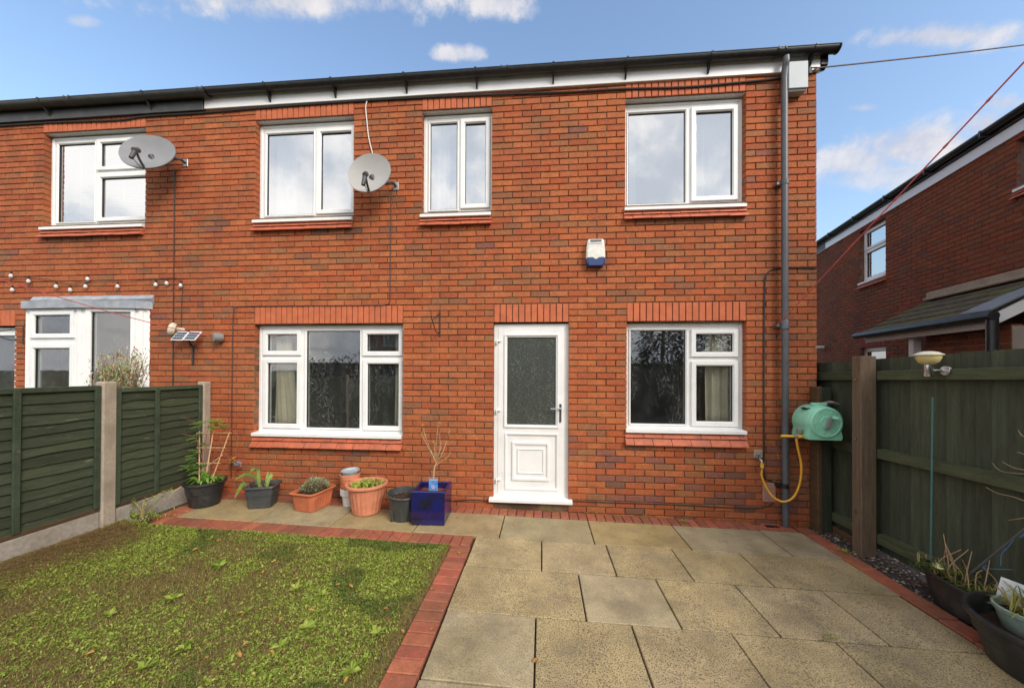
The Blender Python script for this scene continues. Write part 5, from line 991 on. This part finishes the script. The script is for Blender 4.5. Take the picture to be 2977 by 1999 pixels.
part(lf, 'leaf', 'sage', sg_, kind='stuff'); fl = MB()
for _ in range(34):
    x, y = U(-.12, .14), U(-.10, .14); h = U(.08, .17); p = T0 + Vector((x, y, .02)); e = p + Vector((x * .5 + U(-.03, .03), U(-.03, .03), h)); mb.tube([p, e], .0016, 4)
    for k in range(10): fl.leaf(p + (e - p) * U(.5, 1.05), rv(), .011, .008)
part(mb, 'stem', 'stem_brown', sg_, kind='stuff'); part(fl, 'dry_flower', 'dry_flower', sg_, kind='stuff')

# 4 stack of empty pots
c = (1.425, -.165); zb_ = zg(c[0]) + .003; st = empty('white_pot', (*c, zb_), 'white plastic pot at the bottom of the stack of empty pots', 'plant pot')
mb = MB(); mb.lathe([(.078, 0), (.080, .004), (.090, .128), (.107, .129), (.112, .135), (.114, .205), (.110, .21), (.10, .21), (.09, .13)], 32, (*c, zb_)); part(mb, 'pot_wall', 'white_plastic', st, True)
z = zb_ + .2105
for k, lab in enumerate(('terracotta pot lowest of three nested on the white pot', 'terracotta pot in the middle of three nested on the white pot', 'terracotta pot uppermost of three nested on the white pot')):
    mb = MB(); mb.lathe([(.095, 0), (.108, .002), (.114, .006), (.118, .05 if k < 2 else .058), (.114, .054 if k < 2 else .062), (.106, .054 if k < 2 else .062), (.098, .03), (.0, .02)], 32, (c[0] + U(-.004, .004), c[1], z)); thing(mb, 'terracotta_pot', 'terracotta_pale' if k == 2 else 'terracotta', (*c, z), lab, 'plant pot', smooth_=True); z += .0545 if k < 2 else .05
mb = MB(); mb.lathe([(.06, .0), (.092, .004), (.102, .035), (.106, .038), (.102, .040), (.096, .037), (.086, .014), (.0, .012)], 32, (c[0], c[1], z + .012)); mb.v = [(x, y, zz + .06 * (y - c[1])) for x, y, zz in mb.v]; thing(mb, 'saucer', 'saucer_grey', (*c, z), 'blue-grey saucer on top of the stack of empty pots', 'saucer', smooth_=True)

# 5 ribbed terracotta pot
o, M = pot((1.715, -.325), .155, .232, .335, 'terracotta_pale', 'big round pale terracotta pot with a ribbed side', ribs=22, rim=.03, lip=.034, soil=.06, n=132); T0 = M @ Vector((0, 0, .285))
pr_ = empty('primrose_plant', T0, 'low leafy plant with wilting leaves in the ribbed terracotta pot', 'plant'); mb = MB()
for _ in range(70):
    a = U(0, 6.28); r = U(.02, .17); p = T0 + Vector((r * math.cos(a), r * math.sin(a), .005)); mb.strap(curve([p, p + Vector((U(-.03, .03), U(-.03, .03), U(.02, .06))), p + Vector((U(-.07, .07), U(-.06, .06), U(.015, .075)))], 3), U(.02, .045))
part(mb, 'leaf', 'lime_leaf', pr_, kind='stuff'); mb = MB(); [stem(mb, [T0 + Vector((x, y, 0)), T0 + Vector((x + U(-.02, .02), y, .05)), T0 + Vector((x + U(-.04, .04), y, U(.08, .16)))], .003, .0015) for x, y in ((-.02, 0), (-.01, .03), (.09, .02), (.10, -.02), (-.03, -.03), (.08, .05))]; part(mb, 'dry_stem', 'stem_brown', pr_)

# 6 oval black pot leaning against the blue planter
o, M = pot((2.19, -.425), .125, .180, .285, 'pot_slate', 'oval charcoal pot of bare soil leaning beside the blue planter', sx=1.0, sy=1.12, tilt=(.05, .02), rot=.5, soil=.07, rim=.014, lip=.02)
for a in (.3, 1.9, 3.6, 5.2): p0, p1_ = M @ Vector((.128 * math.cos(a), .128 * 1.12 * math.sin(a), .005)), M @ Vector((.146 * math.cos(a), .146 * 1.12 * math.sin(a), .12)); mb = MB(); mb.tube([p0, p1_], [.024, .018], 8); part(mb, 'foot', 'pot_slate', o, True)
mb = MB(); T0 = M @ Vector((0, 0, .23)); [mb.leaf(T0 + Vector((U(-.11, .11), U(-.1, .1), .008)), (U(-1, 1), U(-1, 1), .15), U(.015, .03), .008) for _ in range(26)]; part(mb, 'leaf_litter', 'straw', o, kind='stuff')

# 7 blue glazed cube planter with a young hibiscus
bc = Vector((2.525, -.42, zg(2.5) + .003)); BR = Matrix.Translation(bc) @ Matrix.Rotation(.05, 4, 'Z'); hw, hh = .182, .365
bp_ = empty('blue_planter', bc, 'cube-shaped glossy dark blue glazed planter', 'plant pot')
mb = MB(); oc = lambda r, z: [(-r, -r, z), (r, -r, z), (r, r, z), (-r, r, z)]; L_ = [oc(hw - .012, 0), oc(hw - .003, .012), oc(hw, hh - .012), oc(hw - .004, hh - .002), oc(hw - .010, hh), oc(hw - .026, hh), oc(hw - .032, hh - .008), oc(hw - .034, hh - .09)]
V = [BR @ Vector(p) for r in L_ for p in r]; mb.add(V, [(l * 4 + k, l * 4 + (k + 1) % 4, l * 4 + 4 + (k + 1) % 4, l * 4 + 4 + k) for l in range(len(L_) - 1) for k in range(4)] + [(3, 2, 1, 0)]); part(mb, 'pot_wall', 'blue_glaze', bp_)
mb = MB(); mb.add([BR @ Vector((x, y, hh - .07 + U(-.006, .006))) for x, y in ((-.145, -.145), (.145, -.145), (.145, .145), (-.145, .145))] + [BR @ Vector((0, 0, hh - .055))], [(0, 1, 4), (1, 2, 4), (2, 3, 4), (3, 0, 4)]); part(mb, 'soil', 'soil_red', bp_)
sr = BR @ Vector((-.0, .02, hh - .06)); hb = empty('young_shrub', sr, 'young bare shrub with lime green buds in the blue planter', 'shrub'); mb = MB(); lf = MB(); ys_ = sr.y
trunk = [sr, D(990, 1070, ys_), D(995, 1055, ys_)]; stem(mb, trunk, .010, .007, 7)
for pts in ([(995, 1055), (985, 1035), (972, 1010), (962, 990), (959, 978)], [(992, 1048), (980, 1020), (972, 1000), (966, 980), (964, 970)], [(996, 1052), (994, 1030), (996, 1000), (998, 975), (999, 962)], [(996, 1050), (1003, 1025), (1003, 1000), (1003, 972), (1004, 964)], [(997, 1055), (1010, 1030), (1018, 1005), (1022, 990), (1025, 980)], [(995, 1060), (1008, 1050), (1020, 1043), (1027, 1030)], [(998, 1045), (1010, 1040), (1015, 1033)], [(992, 1040), (990, 1015), (987, 1000)], [(996, 1040), (1007, 1018), (1005, 1005)]):
    P = stem(mb, [D(x, y, ys_ + U(-.05, .05) * (k > 0)) for k, (x, y) in enumerate(pts)], .0042, .0014)
    for k in range(4, len(P), 4):
        if rnd() < .8: [lf.leaf(P[k], rv() + Vector((0, 0, .4)), U(.016, .032), U(.012, .020)) for _ in range(random.choice((1, 2, 3)))]
part(mb, 'stem', 'stem_tan', hb, True); part(lf, 'leaf', 'lime_leaf', hb, kind='stuff')
a, b = D(978, 1090, ys_ - .13), D(998, 1124, ys_ - .13); lb = empty('plant_label', (a.x, a.y, b.z), 'blue picture label with a pale purple flower stuck in the blue planter', 'label'); mb = MB(); mb.cbox(a.x, b.x, a.y - .001, a.y + .001, b.z, a.z, .0005); part(mb, 'card', 'label_blue', lb)
w_ = b.x - a.x; cx_ = (a.x + b.x) / 2 ; cz_ = b.z + (a.z - b.z) * .42
mb = MB(); [mb.add([(cx_, a.y - .002, cz_), (cx_ + .018 * math.cos(t - .5), a.y - .0022, cz_ + .018 * math.sin(t - .5)), (cx_ + .026 * math.cos(t), a.y - .0022, cz_ + .026 * math.sin(t)), (cx_ + .018 * math.cos(t + .5), a.y - .0022, cz_ + .018 * math.sin(t + .5))], [(0, 1, 2, 3)]) for t in [k * 2 * pi / 5 + .3 for k in range(5)]]; part(mb, 'printed_flower', 'label_flower', lb)
mb = MB(); mb.lathe([(.006, 0), (.0, .001)], 10, (0, 0, 0)); mb.v = [(cx_ + x, a.y - .0032 - z, cz_ + y) for x, y, z in mb.v]; part(mb, 'printed_flower', 'label_eye', lb); mb = MB(); mb.box(a.x + .002, b.x - .002, a.y - .0025, a.y - .0015, b.z + .002, b.z + .022); part(mb, 'printed_leaves', 'label_green', lb); mb = MB(); mb.box(a.x + .006, b.x - .006, a.y - .0025, a.y - .0015, a.z - .022, a.z - .008); part(mb, 'printed_band', 'label_pale', lb)

# ============================================================ POTS BY THE RIGHT-HAND FENCE
o, M = pot((6.80, -1.45), .13, .175, .235, 'pot_black', 'long oval black planter of weeds and dead stems by the right fence', sx=.85, sy=1.80, rot=-.17, soil=.05, rim=.016, lip=.024); T0 = M @ Vector((0, 0, .19))
wp = empty('planter_weeds', T0, 'leafy weeds with one pale yellow flower and dead stems in the oval planter', 'plant'); lf = MB(); mb = MB(); wd_ = MB()
for _ in range(900):
    y = U(-.29, .27); x = U(-.11, .11); p = T0 + Vector((x, y, .0)); z = rnd() * (.11 if -.02 < y < .16 else .05); p.z += z; a = U(0, 6.28); lf.leaf(p, (math.cos(a), math.sin(a), U(.0, .8)), U(.015, .032), U(.006, .012), droop=.2)
part(lf, 'leaf', 'weed_dark', wp, kind='stuff')
for k in range(13): x, y = U(-.06, .06), U(-.12, .16); stem(mb, [T0 + Vector((x, y, 0)), T0 + Vector((x + U(-.03, .03), y + U(-.03, .03), U(.08, .14))), T0 + Vector((x + U(-.06, .06), y + U(-.07, .07), U(.17, .31)))], .0045, .0025)
part(mb, 'dead_stem', 'stem_dry', wp, kind='stuff'); mb = MB(); fp = PX(2143, 1296, 6.70)
for dx_, dy_ in ((0, 0), (.03, .035)):
    f = fp + Vector((dx_ - .01, dy_, 0)); [mb.leaf(f, (math.cos(t), math.sin(t) - .3, .35), .036, .02) for t in [k * 2 * pi / 6 for k in range(6)]]
part(mb, 'petal', 'petal', wp)
for k in range(40): x, y = U(-.1, .1), U(-.28, .28); wd_.strap(curve([T0 + Vector((x, y, 0)), T0 + Vector((x + U(-.06, .06), y + U(-.06, .06), U(.04, .1))), T0 + Vector((x + U(-.1, .1), y + U(-.1, .1), U(.0, .12)))], 4), .006)
part(wd_, 'grass_blade', 'straw_leaf', wp, kind='stuff')
a, b = PX(2127, 905, 6.86), PX(2122, 1300, 6.86); mb = MB(); mb.tube([b - Vector((0, 0, .03)), a], .0068, 8); thing(mb, 'garden_cane', 'cane_green', b, 'tall thin teal plastic-coated cane standing in the oval planter', 'cane', smooth_=True)
a, b = PX(2207, 1312, 6.80), PX(2340, 1203, 6.80); mb = MB(); q = b + (b - a) * .6; mb.tube([a, q], .0075, 8); rd = empty('leaning_rod', a, 'grey rod leaning over the oval planter with blue twine round it', 'rod'); part(mb, 'shaft', 'rod_grey', rd, True)
mb = MB(); [mb.tube(curve([a + (b - a) * t + rv(.006), a + (b - a) * (t + .02) + Vector((.012, -.01, -.01)), a + (b - a) * (t + .04) + rv(.006)], 3), .003, 4) for t in (.22, .25, .60, .86, .88, .90, .92)]; mb.tube(curve([a + (b - a) * .88, PX(2300, 1245, 6.8), PX(2285, 1262, 6.8), PX(2282, 1290, 6.8)], 5), .0025, 4); mb.tube(curve([a + (b - a) * .25, PX(2250, 1295, 6.82), PX(2310, 1298, 6.85)], 5), .0025, 4); part(mb, 'twine', 'string_blue', rd)
tw = empty('bare_twigs', (6.82, -2.0, .5), 'pale bare twigs reaching across the dark fence from outside the picture', 'twig'); mb = MB()
for pts in (((2262, 1055), (2280, 1072), (2310, 1078), (2345, 1080)), ((2285, 1052), (2310, 1065), (2345, 1073)), ((2248, 1110), (2275, 1124), (2310, 1132), (2345, 1145)), ((2322, 980), (2330, 992), (2345, 998)), ((2300, 1185), (2325, 1182), (2345, 1178)), ((2320, 1030), (2345, 1038))): stem(mb, [PX(x, y, 6.78) for x, y in pts[::-1]], .0022, .0012)
part(mb, 'twig', 'stem_tan', tw, True)
o, M = pot((6.70, -2.04), .285, .375, .285, 'pot_black', 'wide round black tub holding a smaller pale green pot', soil=.10, rim=.026, lip=.034, bands=1, n=64); T0 = M @ Vector((0, 0, .195))
gc = T0 + Vector((-.075, .10, .0)); gp_ = empty('small_green_pot', gc, 'small pale green pot of wilted grass inside the wide black tub', 'plant pot'); mb = MB(); mb.lathe([(.095, 0), (.10, .004), (.128, .11), (.136, .112), (.140, .135), (.136, .138), (.126, .137), (.118, .10), (.0, .10)], 36, gc); part(mb, 'pot_wall', 'pale_green_plastic', gp_, True); mb = MB(); mb.lathe([(.12, .1005), (.06, .112), (.0, .115)], 24, gc); part(mb, 'soil', 'soil', gp_)
wg = empty('wilted_grass', gc + Vector((0, 0, .11)), 'clump of yellowing grass in the pale green pot', 'plant'); mb = MB(); lf = MB(); c_ = gc + Vector((0, 0, .11))
for k in range(75):
    a = U(0, 6.28); l = U(.08, .2); h = U(.03, .15); p = c_ + Vector((U(-.06, .06), U(-.06, .06), 0)); (mb if rnd() < .55 else lf).strap(curve([p, p + Vector((math.cos(a) * l * .5, math.sin(a) * l * .5, h)), p + Vector((math.cos(a) * l, math.sin(a) * l, h * U(-.2, .9)))], 4), U(.004, .010))
part(mb, 'grass_blade', 'straw_leaf', wg, kind='stuff'); part(lf, 'green_blade', 'weed', wg, kind='stuff')
q = PX(2310, 1350, 6.66); mb = MB(); mb.cbox(-.055, .055, -.001, .001, -.07, .07, .0005); mt = Matrix.Translation(q) @ Matrix.Rotation(-.9, 4, 'Z') @ Matrix.Rotation(.15, 4, 'Y'); mb.v = [tuple(mt @ Vector(p)) for p in mb.v]; thing(mb, 'plant_label', 'card_white', q - Vector((0, 0, .07)), 'blank pale label card in the small green pot', 'label')

# ============================================================ LAWN
LX0, LX1, LY0, LY1 = -.60, 2.885, -5.2, -.965
hump = lambda x, y: .012 * noise.noise(Vector((x * 2.2, y * 2.2, 1))) + .006 * noise.noise(Vector((x * 9, y * 9, 2))) + (.05 * max(0, (-.15 - x) / .45) ** 1.5)
lawn = structure(sheet(LX0, LX1, LY0, LY1, -.012, 90, 110, hump), 'lawn', 'lawn_soil', smooth_=True)
gz = lambda x, y: zg(x) - .012 + hump(x, y)
def cover(x, y):        # how thickly the weeds grow
    d = .44 + 1.25 * noise.noise(Vector((x * 1.5, y * 1.5, 7))) + .40 * noise.noise(Vector((x * 5, y * 5, 4)))
    d += .28 * max(0, min(1, (x - 1.3) / 1.2)) - .30 * max(0, 1 - abs(x - .9) / .9) * max(0, min(1, (-1.35 - y) / .4)) - .5 * max(0, (-.1 - x) / .4)
    if x > 2.77: d -= 1.0 * (x - 2.77) / .115
    if y > -1.12: d += .3
    return d
W1, W2, BLD, STR, MOS = MB(), MB(), MB(), MB(), MB()
def spot(): return U(LX0 + .03, LX1 - .01), LY1 + .005 - (rnd() ** 1.25) * 2.6
def lf2(mb, x, y, z, a, ln, w, el):
    ca, sa = math.cos(a), math.sin(a); ce, se = math.cos(el), math.sin(el); mx_, my_, mz_ = x + ca * ce * ln * .55, y + sa * ce * ln * .55, z + se * ln * .55 + ln * .08; px, py = -sa * w / 2, ca * w / 2; k = U(-.3, .3) * w
    mb.add([(x, y, z), (mx_ + px, my_ + py, mz_ + k), (x + ca * ce * ln, y + sa * ce * ln, z + se * ln), (mx_ - px, my_ - py, mz_ - k)], [(0, 1, 2, 3)])
cnt = 0
while cnt < 20000:
    x, y = spot()
    if rnd() > cover(x, y): continue
    cnt += 1; z = gz(x, y); big = rnd() < .10; mbx = W2 if noise.noise(Vector((x * 2.5, y * 2.5, 9))) > .30 else W1
    for k in range(random.choice((3, 4, 5, 5))): lf2(mbx, x + U(-.012, .012), y + U(-.012, .012), z + U(0, .012), U(0, 6.28), U(.009, .018) * (1.7 if big else 1), U(.006, .011) * (1.5 if big else 1), U(-.1, .7))
for (rx_, ry_, n_, s_) in [(*(lambda g: (g.x, g.y))(G(a, b)), n, s) for a, b, n, s in ((500, 1290, 9, .075), (395, 1365, 9, .07), (675, 1340, 7, .06), (735, 1355, 8, .07), (700, 1430, 9, .07), (640, 1470, 8, .06), (420, 1480, 8, .07), (860, 1440, 8, .06), (250, 1400, 8, .06), (560, 1395, 7, .05), (900, 1330, 7, .05), (760, 1260, 7, .05), (480, 1230, 6, .05), (800, 1530, 9, .07), (330, 1520, 8, .06))]:
    for k in range(n_): lf2(W1, rx_, ry_, gz(rx_, ry_) + .01, k * 2 * pi / n_ + U(-.3, .3), s_ * U(.7, 1.1), s_ * .42, U(.1, .45))
for _ in range(60000):
    x, y = spot(); d = cover(x, y)
    if d < -.2 and rnd() < .6: continue
    z = gz(x, y); a = U(0, 6.28); ln = U(.014, .042); el = U(.15, 1.2); ca, sa = math.cos(a), math.sin(a); w = U(.0015, .003); c0, s0 = math.cos(el), math.sin(el)
    BLD.add([(x - sa * w, y + ca * w, z), (x + sa * w, y - ca * w, z), (x + ca * c0 * ln, y + sa * c0 * ln, z + s0 * ln)], [(0, 1, 2)])
for _ in range(40000):
    x, y = spot(); z = gz(x, y); lf2(MOS, x, y, z - .002, U(0, 6.28), U(.007, .015), U(.005, .010), U(0, .9))
for _ in range(5200):
    x = LX0 + .02 + abs(random.gauss(0, .24)) if _ < 2600 else U(LX0, LX1 - .05); y = LY1 - .10 - rnd() ** 1.1 * 2.2
    if x > LX1: continue
    z = gz(x, y) + U(0, .035 if _ < 2600 else .012); a = U(-.9, .5) if _ < 2600 else U(0, 6.28) + pi / 2 * 0; ln = U(.06, .20) if _ < 2600 else U(.02, .06); ca, sa = math.cos(a + .6), math.sin(a + .6); w = U(.001, .0024)
    STR.add([(x - sa * w, y + ca * w, z), (x + sa * w, y - ca * w, z), (x + ca * ln, y + sa * ln, z + U(-.02, .03)), ], [(0, 1, 2)])
for nm, b_, m_ in (('weeds', W1, 'weed'), ('dark_weeds', W2, 'weed_dark'), ('grass', BLD, 'blade'), ('moss', MOS, 'moss'), ('dead_grass', STR, 'straw')): part(b_, nm, m_, lawn, kind='stuff')
# fallen leaves
def fallen(x, y, s, label, group, mat='fallen', h=.0):
    mb = MB(); a = U(0, 6.28); c = Vector((x, y, (gz(x, y) + .022 if x < 2.88 and y < -.97 else zg(x) + .008) + h)); d = Vector((math.cos(a), math.sin(a), .1)); sd_ = Vector((-d.y, d.x, 0)); P = [c - d * s * .5]
    V = [c - d * s * .5, c - d * s * .25 + sd_ * s * .22 + Vector((0, 0, .006)), c + d * s * .15 + sd_ * s * .26 + Vector((0, 0, .010)), c + d * s * .5 + Vector((0, 0, .004)), c + d * s * .15 - sd_ * s * .24 + Vector((0, 0, .008)), c - d * s * .25 - sd_ * s * .2 + Vector((0, 0, .004)), c + Vector((0, 0, .0))]
    mb.add(V, [(6, k, (k + 1) % 6) for k in range(6)]); thing(mb, 'fallen_leaf', mat, c, label, 'leaf', group)
for a, b in ((498, 1236), (570, 1175 + 90), (445, 1255), (695, 1262), (540, 1255), (470, 1378), (640, 1415), (625, 1280), (555, 1405), (800, 1338), (770, 1335), (785, 1310), (600, 1305), (710, 1395), (880, 1390), (855, 1430), (560, 1470), (470, 1505), (545, 1495), (620, 1490), (205, 1490), (810, 1265), (925, 1300), (790, 1555), (290, 1330), (985, 1345)):
    p = G(a, b); fallen(p.x, p.y, U(.03, .05), 'small brown fallen leaf lying on the lawn', 'fallen leaves on the lawn')
for a, b in ((1046, 1262), (985, 1437), (918, 1440)): p = G(a, b); fallen(p.x, p.y, .035, 'small orange fallen leaf on the brick edging beside the lawn', 'fallen leaves on the lawn edging')
p = G(1222, 1508); fallen(p.x, p.y, .055, 'pale tan fallen leaf on a joint between paving slabs', None); p = G(1175, 1198); fallen(p.x, p.y, .035, 'small red-brown fallen leaf on the paving near the door', None)
# weeds in joints and corners
def tuft(x, y, n, s, label, mat='weed', h=.04, name='weed_tuft', z=None):
    mb = MB(); zz = zg(x) + .004 if z is None else z
    for _ in range(n): a = U(0, 6.28); r = rnd() * s; mb.leaf((x + r * math.cos(a), y + r * math.sin(a) * .6, zz + rnd() * h * .6), (math.cos(a), math.sin(a), U(.2, 1.2)), U(.015, .035), U(.005, .011), droop=.15)
    thing(mb, name, mat, (x, y, zz), label, 'weed')
for a, b, n, s, l in ((1248, 1160, 30, .05, 'small weed with yellow leaves under the door sill'), (1350, 1168, 40, .10, 'thin weed creeping along the wall foot right of the door'), (1558, 1192, 40, .035, 'small grassy weed in the joint at the slab edge below the right window'), (1820, 1185, 40, .05, 'leafy weed between the downpipe and the short green post'), (1925, 1262, 50, .10, 'straggly weed growing over the brick edging near the timber post'), (2415 / S, 1860 / S, 26, .03, 'tiny light green weed in a joint between two slabs'), (1470, 1180, 18, .05, 'low weed at the foot of the wall below the right window')):
    p = G(a, b); tuft(p.x, min(p.y, -.02), n, s, l)
jm = MB()                                    # moss and seedlings in the slab joints
for (y0, y1), X, T in rows[:5]:
    for _ in range(150):
        x = U(X[0], X[-1])
        if noise.noise(Vector((x * 1.7, y0 * 3, 2))) > .0: lf2(jm, x, y0 + U(-.008, .008), zg(x) - .006, U(0, 6.28), U(.006, .015), U(.004, .008), U(.1, .8))
    for xj in X[1:-1]:
        for _ in range(26):
            y = U(y0, y1)
            if noise.noise(Vector((xj * 3, y * 4, 8))) > .05: lf2(jm, xj + U(-.008, .008), y, zg(xj) - .006, U(0, 6.28), U(.006, .015), U(.004, .008), U(.1, .8))
part(jm, 'joint_moss', 'moss', patio, kind='stuff')
wc = G(325, 1185); o = empty('corner_weed', wc, 'tall leafy weed at the corner of the lawn beside the concrete gravel board', 'weed'); mb = MB(); lf = MB()
for pts in ([(325, 1185), (328, 1160), (345, 1135), (370, 1122), (392, 1115)], [(322, 1185), (326, 1150), (335, 1135)], [(330, 1185), (345, 1160), (360, 1140), (375, 1128)], [(315, 1188), (305, 1170), (298, 1160)], [(318, 1186), (322, 1165), (312, 1150), (300, 1140)]):
    yy = wc.y; P = stem(mb, [D(x, y, yy + U(-.02, .04)) for x, y in pts], .004, .002)
    for k in range(3, len(P)): [lf.leaf(P[k], rv() + Vector((.3, -.3, .2)), U(.025, .05), U(.008, .014), droop=.2) for _ in range(2)]
for _ in range(240): lf.leaf((wc.x + random.gauss(.06, .10), wc.y + random.gauss(.02, .06), wc.z + .01 + abs(random.gauss(0, .03))), rv() + Vector((0, 0, .5)), U(.015, .035), U(.006, .013))
for k in range(10): a = U(0, 6.28); lf.strap(curve([Vector((wc.x - .12, wc.y, wc.z + .02)), Vector((wc.x - .12 + .04 * math.cos(a), wc.y + .04 * math.sin(a), wc.z + .06)), Vector((wc.x - .12 + .11 * math.cos(a), wc.y + .1 * math.sin(a), wc.z + .05))], 4), .04)
part(mb, 'stem', 'stem_tan', o, True); part(lf, 'leaf', 'weed', o, kind='stuff')

# ============================================================ NEIGHBOUR'S SHRUB behind the left fence
sb = Vector((-1.35, -.62, zg(-1) - .05)); o = empty('willow_shrub', sb, 'variegated pink and green shrub rising behind the fence in front of the bay window', 'shrub'); mb = MB(); lf = MB(); yc = -.62
for _ in range(46):
    ex, ey = random.gauss(275, 36), random.gauss(832, 18)
    if rnd() < .3: ex, ey = U(300, 340), U(800, 870)
    e = D(ex, max(ey, 798), yc + U(-.22, .22)); m_ = sb + (e - sb) * .55 + Vector((U(-.06, .06), 0, .10)); P = stem(mb, [sb + Vector((U(-.03, .03), U(-.03, .03), 0)), m_, e], .005, .0014, 4, 6)
    dense = ex < 312
    for k in range(6, len(P)): [lf.leaf(P[k] + rv(.03), (P[-1] - P[-3]) * 6 + rv(.8), U(.03, .055), U(.010, .016)) for _ in range(9 if dense else 3)]
for _ in range(520): lf.leaf(D(random.gauss(272, 24), max(797, random.gauss(842, 20)), yc + U(-.15, .2)), rv() + Vector((0, 0, .3)), U(.03, .05), U(.009, .015))
part(mb, 'stem', 'stem_brown', o, True); part(lf, 'leaf', 'willow_leaf', o, kind='stuff')

# ============================================================ BEHIND THE CAMERA: what the lower windows mirror
bf = empty('back_fence', (3, -9.5, 0), 'dark board fence at the bottom of the garden, mirrored in the ground floor windows', 'fence')
x = -1.0
while x < 8: mb = MB(); mb.box(x, x + .142, -9.5, -9.48, -.2, 1.75 + U(-.01, .01)); part(mb, 'board', 'back_fence_wood', bf); x += .15
mb = MB(); mb.box(-1, 8, -9.479, -9.44, 1.3, 1.4); mb.box(-1, 8, -9.479, -9.44, .4, .5); part(mb, 'rail', 'back_fence_wood', bf)
mb = MB(); mb.cbox(XL - .03, XL + .03, -9.4, Y1a - 1.96, -.1, 1.5, .01); thing(mb, 'side_fence', 'fence_green_frame', (XL, -5, 0), 'rest of the green side fence running on to the bottom of the garden', 'fence')
def tree(x, y, h, r, label, mat, n, conif=True, z0=.4):
    o = empty('conifer_tree' if conif else 'leafy_tree', (x, y, -.1), label, 'tree'); mb = MB(); stem(mb, [(x, y, -.2), (x + .05, y, h * .5), (x, y, h * .95)], r * .10, .02, 7); part(mb, 'trunk', 'stem_brown', o, True); lf = MB()
    if not conif:
        mb = MB(); tips = []
        for k in range(16): a = U(0, 6.28); e = Vector((x + r * .8 * math.cos(a) * U(.4, 1), y + r * .8 * math.sin(a) * U(.4, 1), h * U(.55, 1))); stem(mb, [(x, y, h * U(.3, .6)), (Vector((x, y, h * .55)) + e) / 2 + rv(.2), e], .03, .008, 5); tips.append(e)
        part(mb, 'branch', 'stem_brown', o, True)
    for _ in range(n):
        if conif: t = rnd() ** 1.3; a = U(0, 6.28); rr = r * (1 - t) ** .8 * (.55 + .5 * rnd()) * (1 + .22 * math.sin(t * 40 + a * 3)); p = Vector((x + rr * math.cos(a), y + rr * math.sin(a), z0 + t * (h - z0))); d = (math.cos(a), math.sin(a), U(-.6, .5))
        else: e = random.choice(tips); p = e + Vector((random.gauss(0, r * .22), random.gauss(0, r * .22), random.gauss(0, r * .2))); d = rv()
        lf.leaf(p, d, U(.12, .28) if conif else U(.06, .12), U(.07, .14) if conif else U(.04, .08), droop=.3)
    part(lf, 'crown', mat, o, kind='stuff')
tree(9.6, -13.5, 6.6, 1.5, 'tall dark conifer mirrored in the right-hand window', 'conifer', 4500); tree(12.2, -14.0, 7.4, 1.7, 'second dark conifer standing right of the first behind the garden', 'conifer', 4500); tree(7.2, -15, 5.2, 1.6, 'autumn tree with yellow leaves beside the tall conifer', 'autumn', 2600, False); tree(15.6, -15, 6, 2.2, 'thin broadleaf tree beyond the conifers', 'autumn', 700, False)
hg = empty('hedge', (3, -10.6, 0), 'dark clipped hedge behind the back fence, mirrored low in the windows', 'hedge'); lf = MB()
for _ in range(9000): x = U(-7, 15); lf.leaf((x, -10.6 + U(-.5, .5), rnd() ** .7 * (2.35 + .25 * math.sin(x * 1.3))), rv() + Vector((0, .5, .3)), U(.08, .16), U(.06, .11))
part(lf, 'foliage', 'hedge_leaf', hg, kind='stuff'); mb = MB(); mb.box(-7, 15, -10.95, -10.3, -.2, 2.0); part(mb, 'core', 'hedge_core', hg)
bh = empty('opposite_house', (-2, -24, 0), 'brick house across the gardens, mirrored in the five-pane window', 'house'); mb = MB(); wins = [(-9.5 + k * 3.4, -8.2 + k * 3.4, z, z + 1.3) for k in range(6) for z in (1.0, 3.6)]
MR = Matrix.Translation((0, -24, 0)) @ Matrix.Rotation(pi, 4, 'Z'); mb.plate(-10, 11, -.3, 5.2, [(-w[1], -w[0], w[2], w[3]) for w in wins], 0, .3); mb.v = [tuple(MR @ Vector(p)) for p in mb.v]; part(mb, 'wall', 'far_brick_wall', bh)
for w in wins:
    mb = MB(); mb.ring((w[0], w[1], w[2], w[3]), (w[0] + .1, w[1] - .1, w[2] + .1, w[3] - .1), 0, .06, .01); mb.v = [(x, -24.05 - y, z) for x, y, z in mb.v]; f = part(mb, 'window', 'upvc', bh); mb = MB(); mb.add([(w[0], -24.14, w[2]), (w[1], -24.14, w[2]), (w[1], -24.14, w[3]), (w[0], -24.14, w[3])], [(0, 1, 2, 3)]); part(mb, 'pane', 'room', f)
mb = MB(); mb.prism([(-11.2, -23.6, 5.1), (-11.2, -27.5, 7.8), (-11.2, -31.4, 5.1)], (21.6, 0, 0)); part(mb, 'roof', 'roof_tile_far', bh)
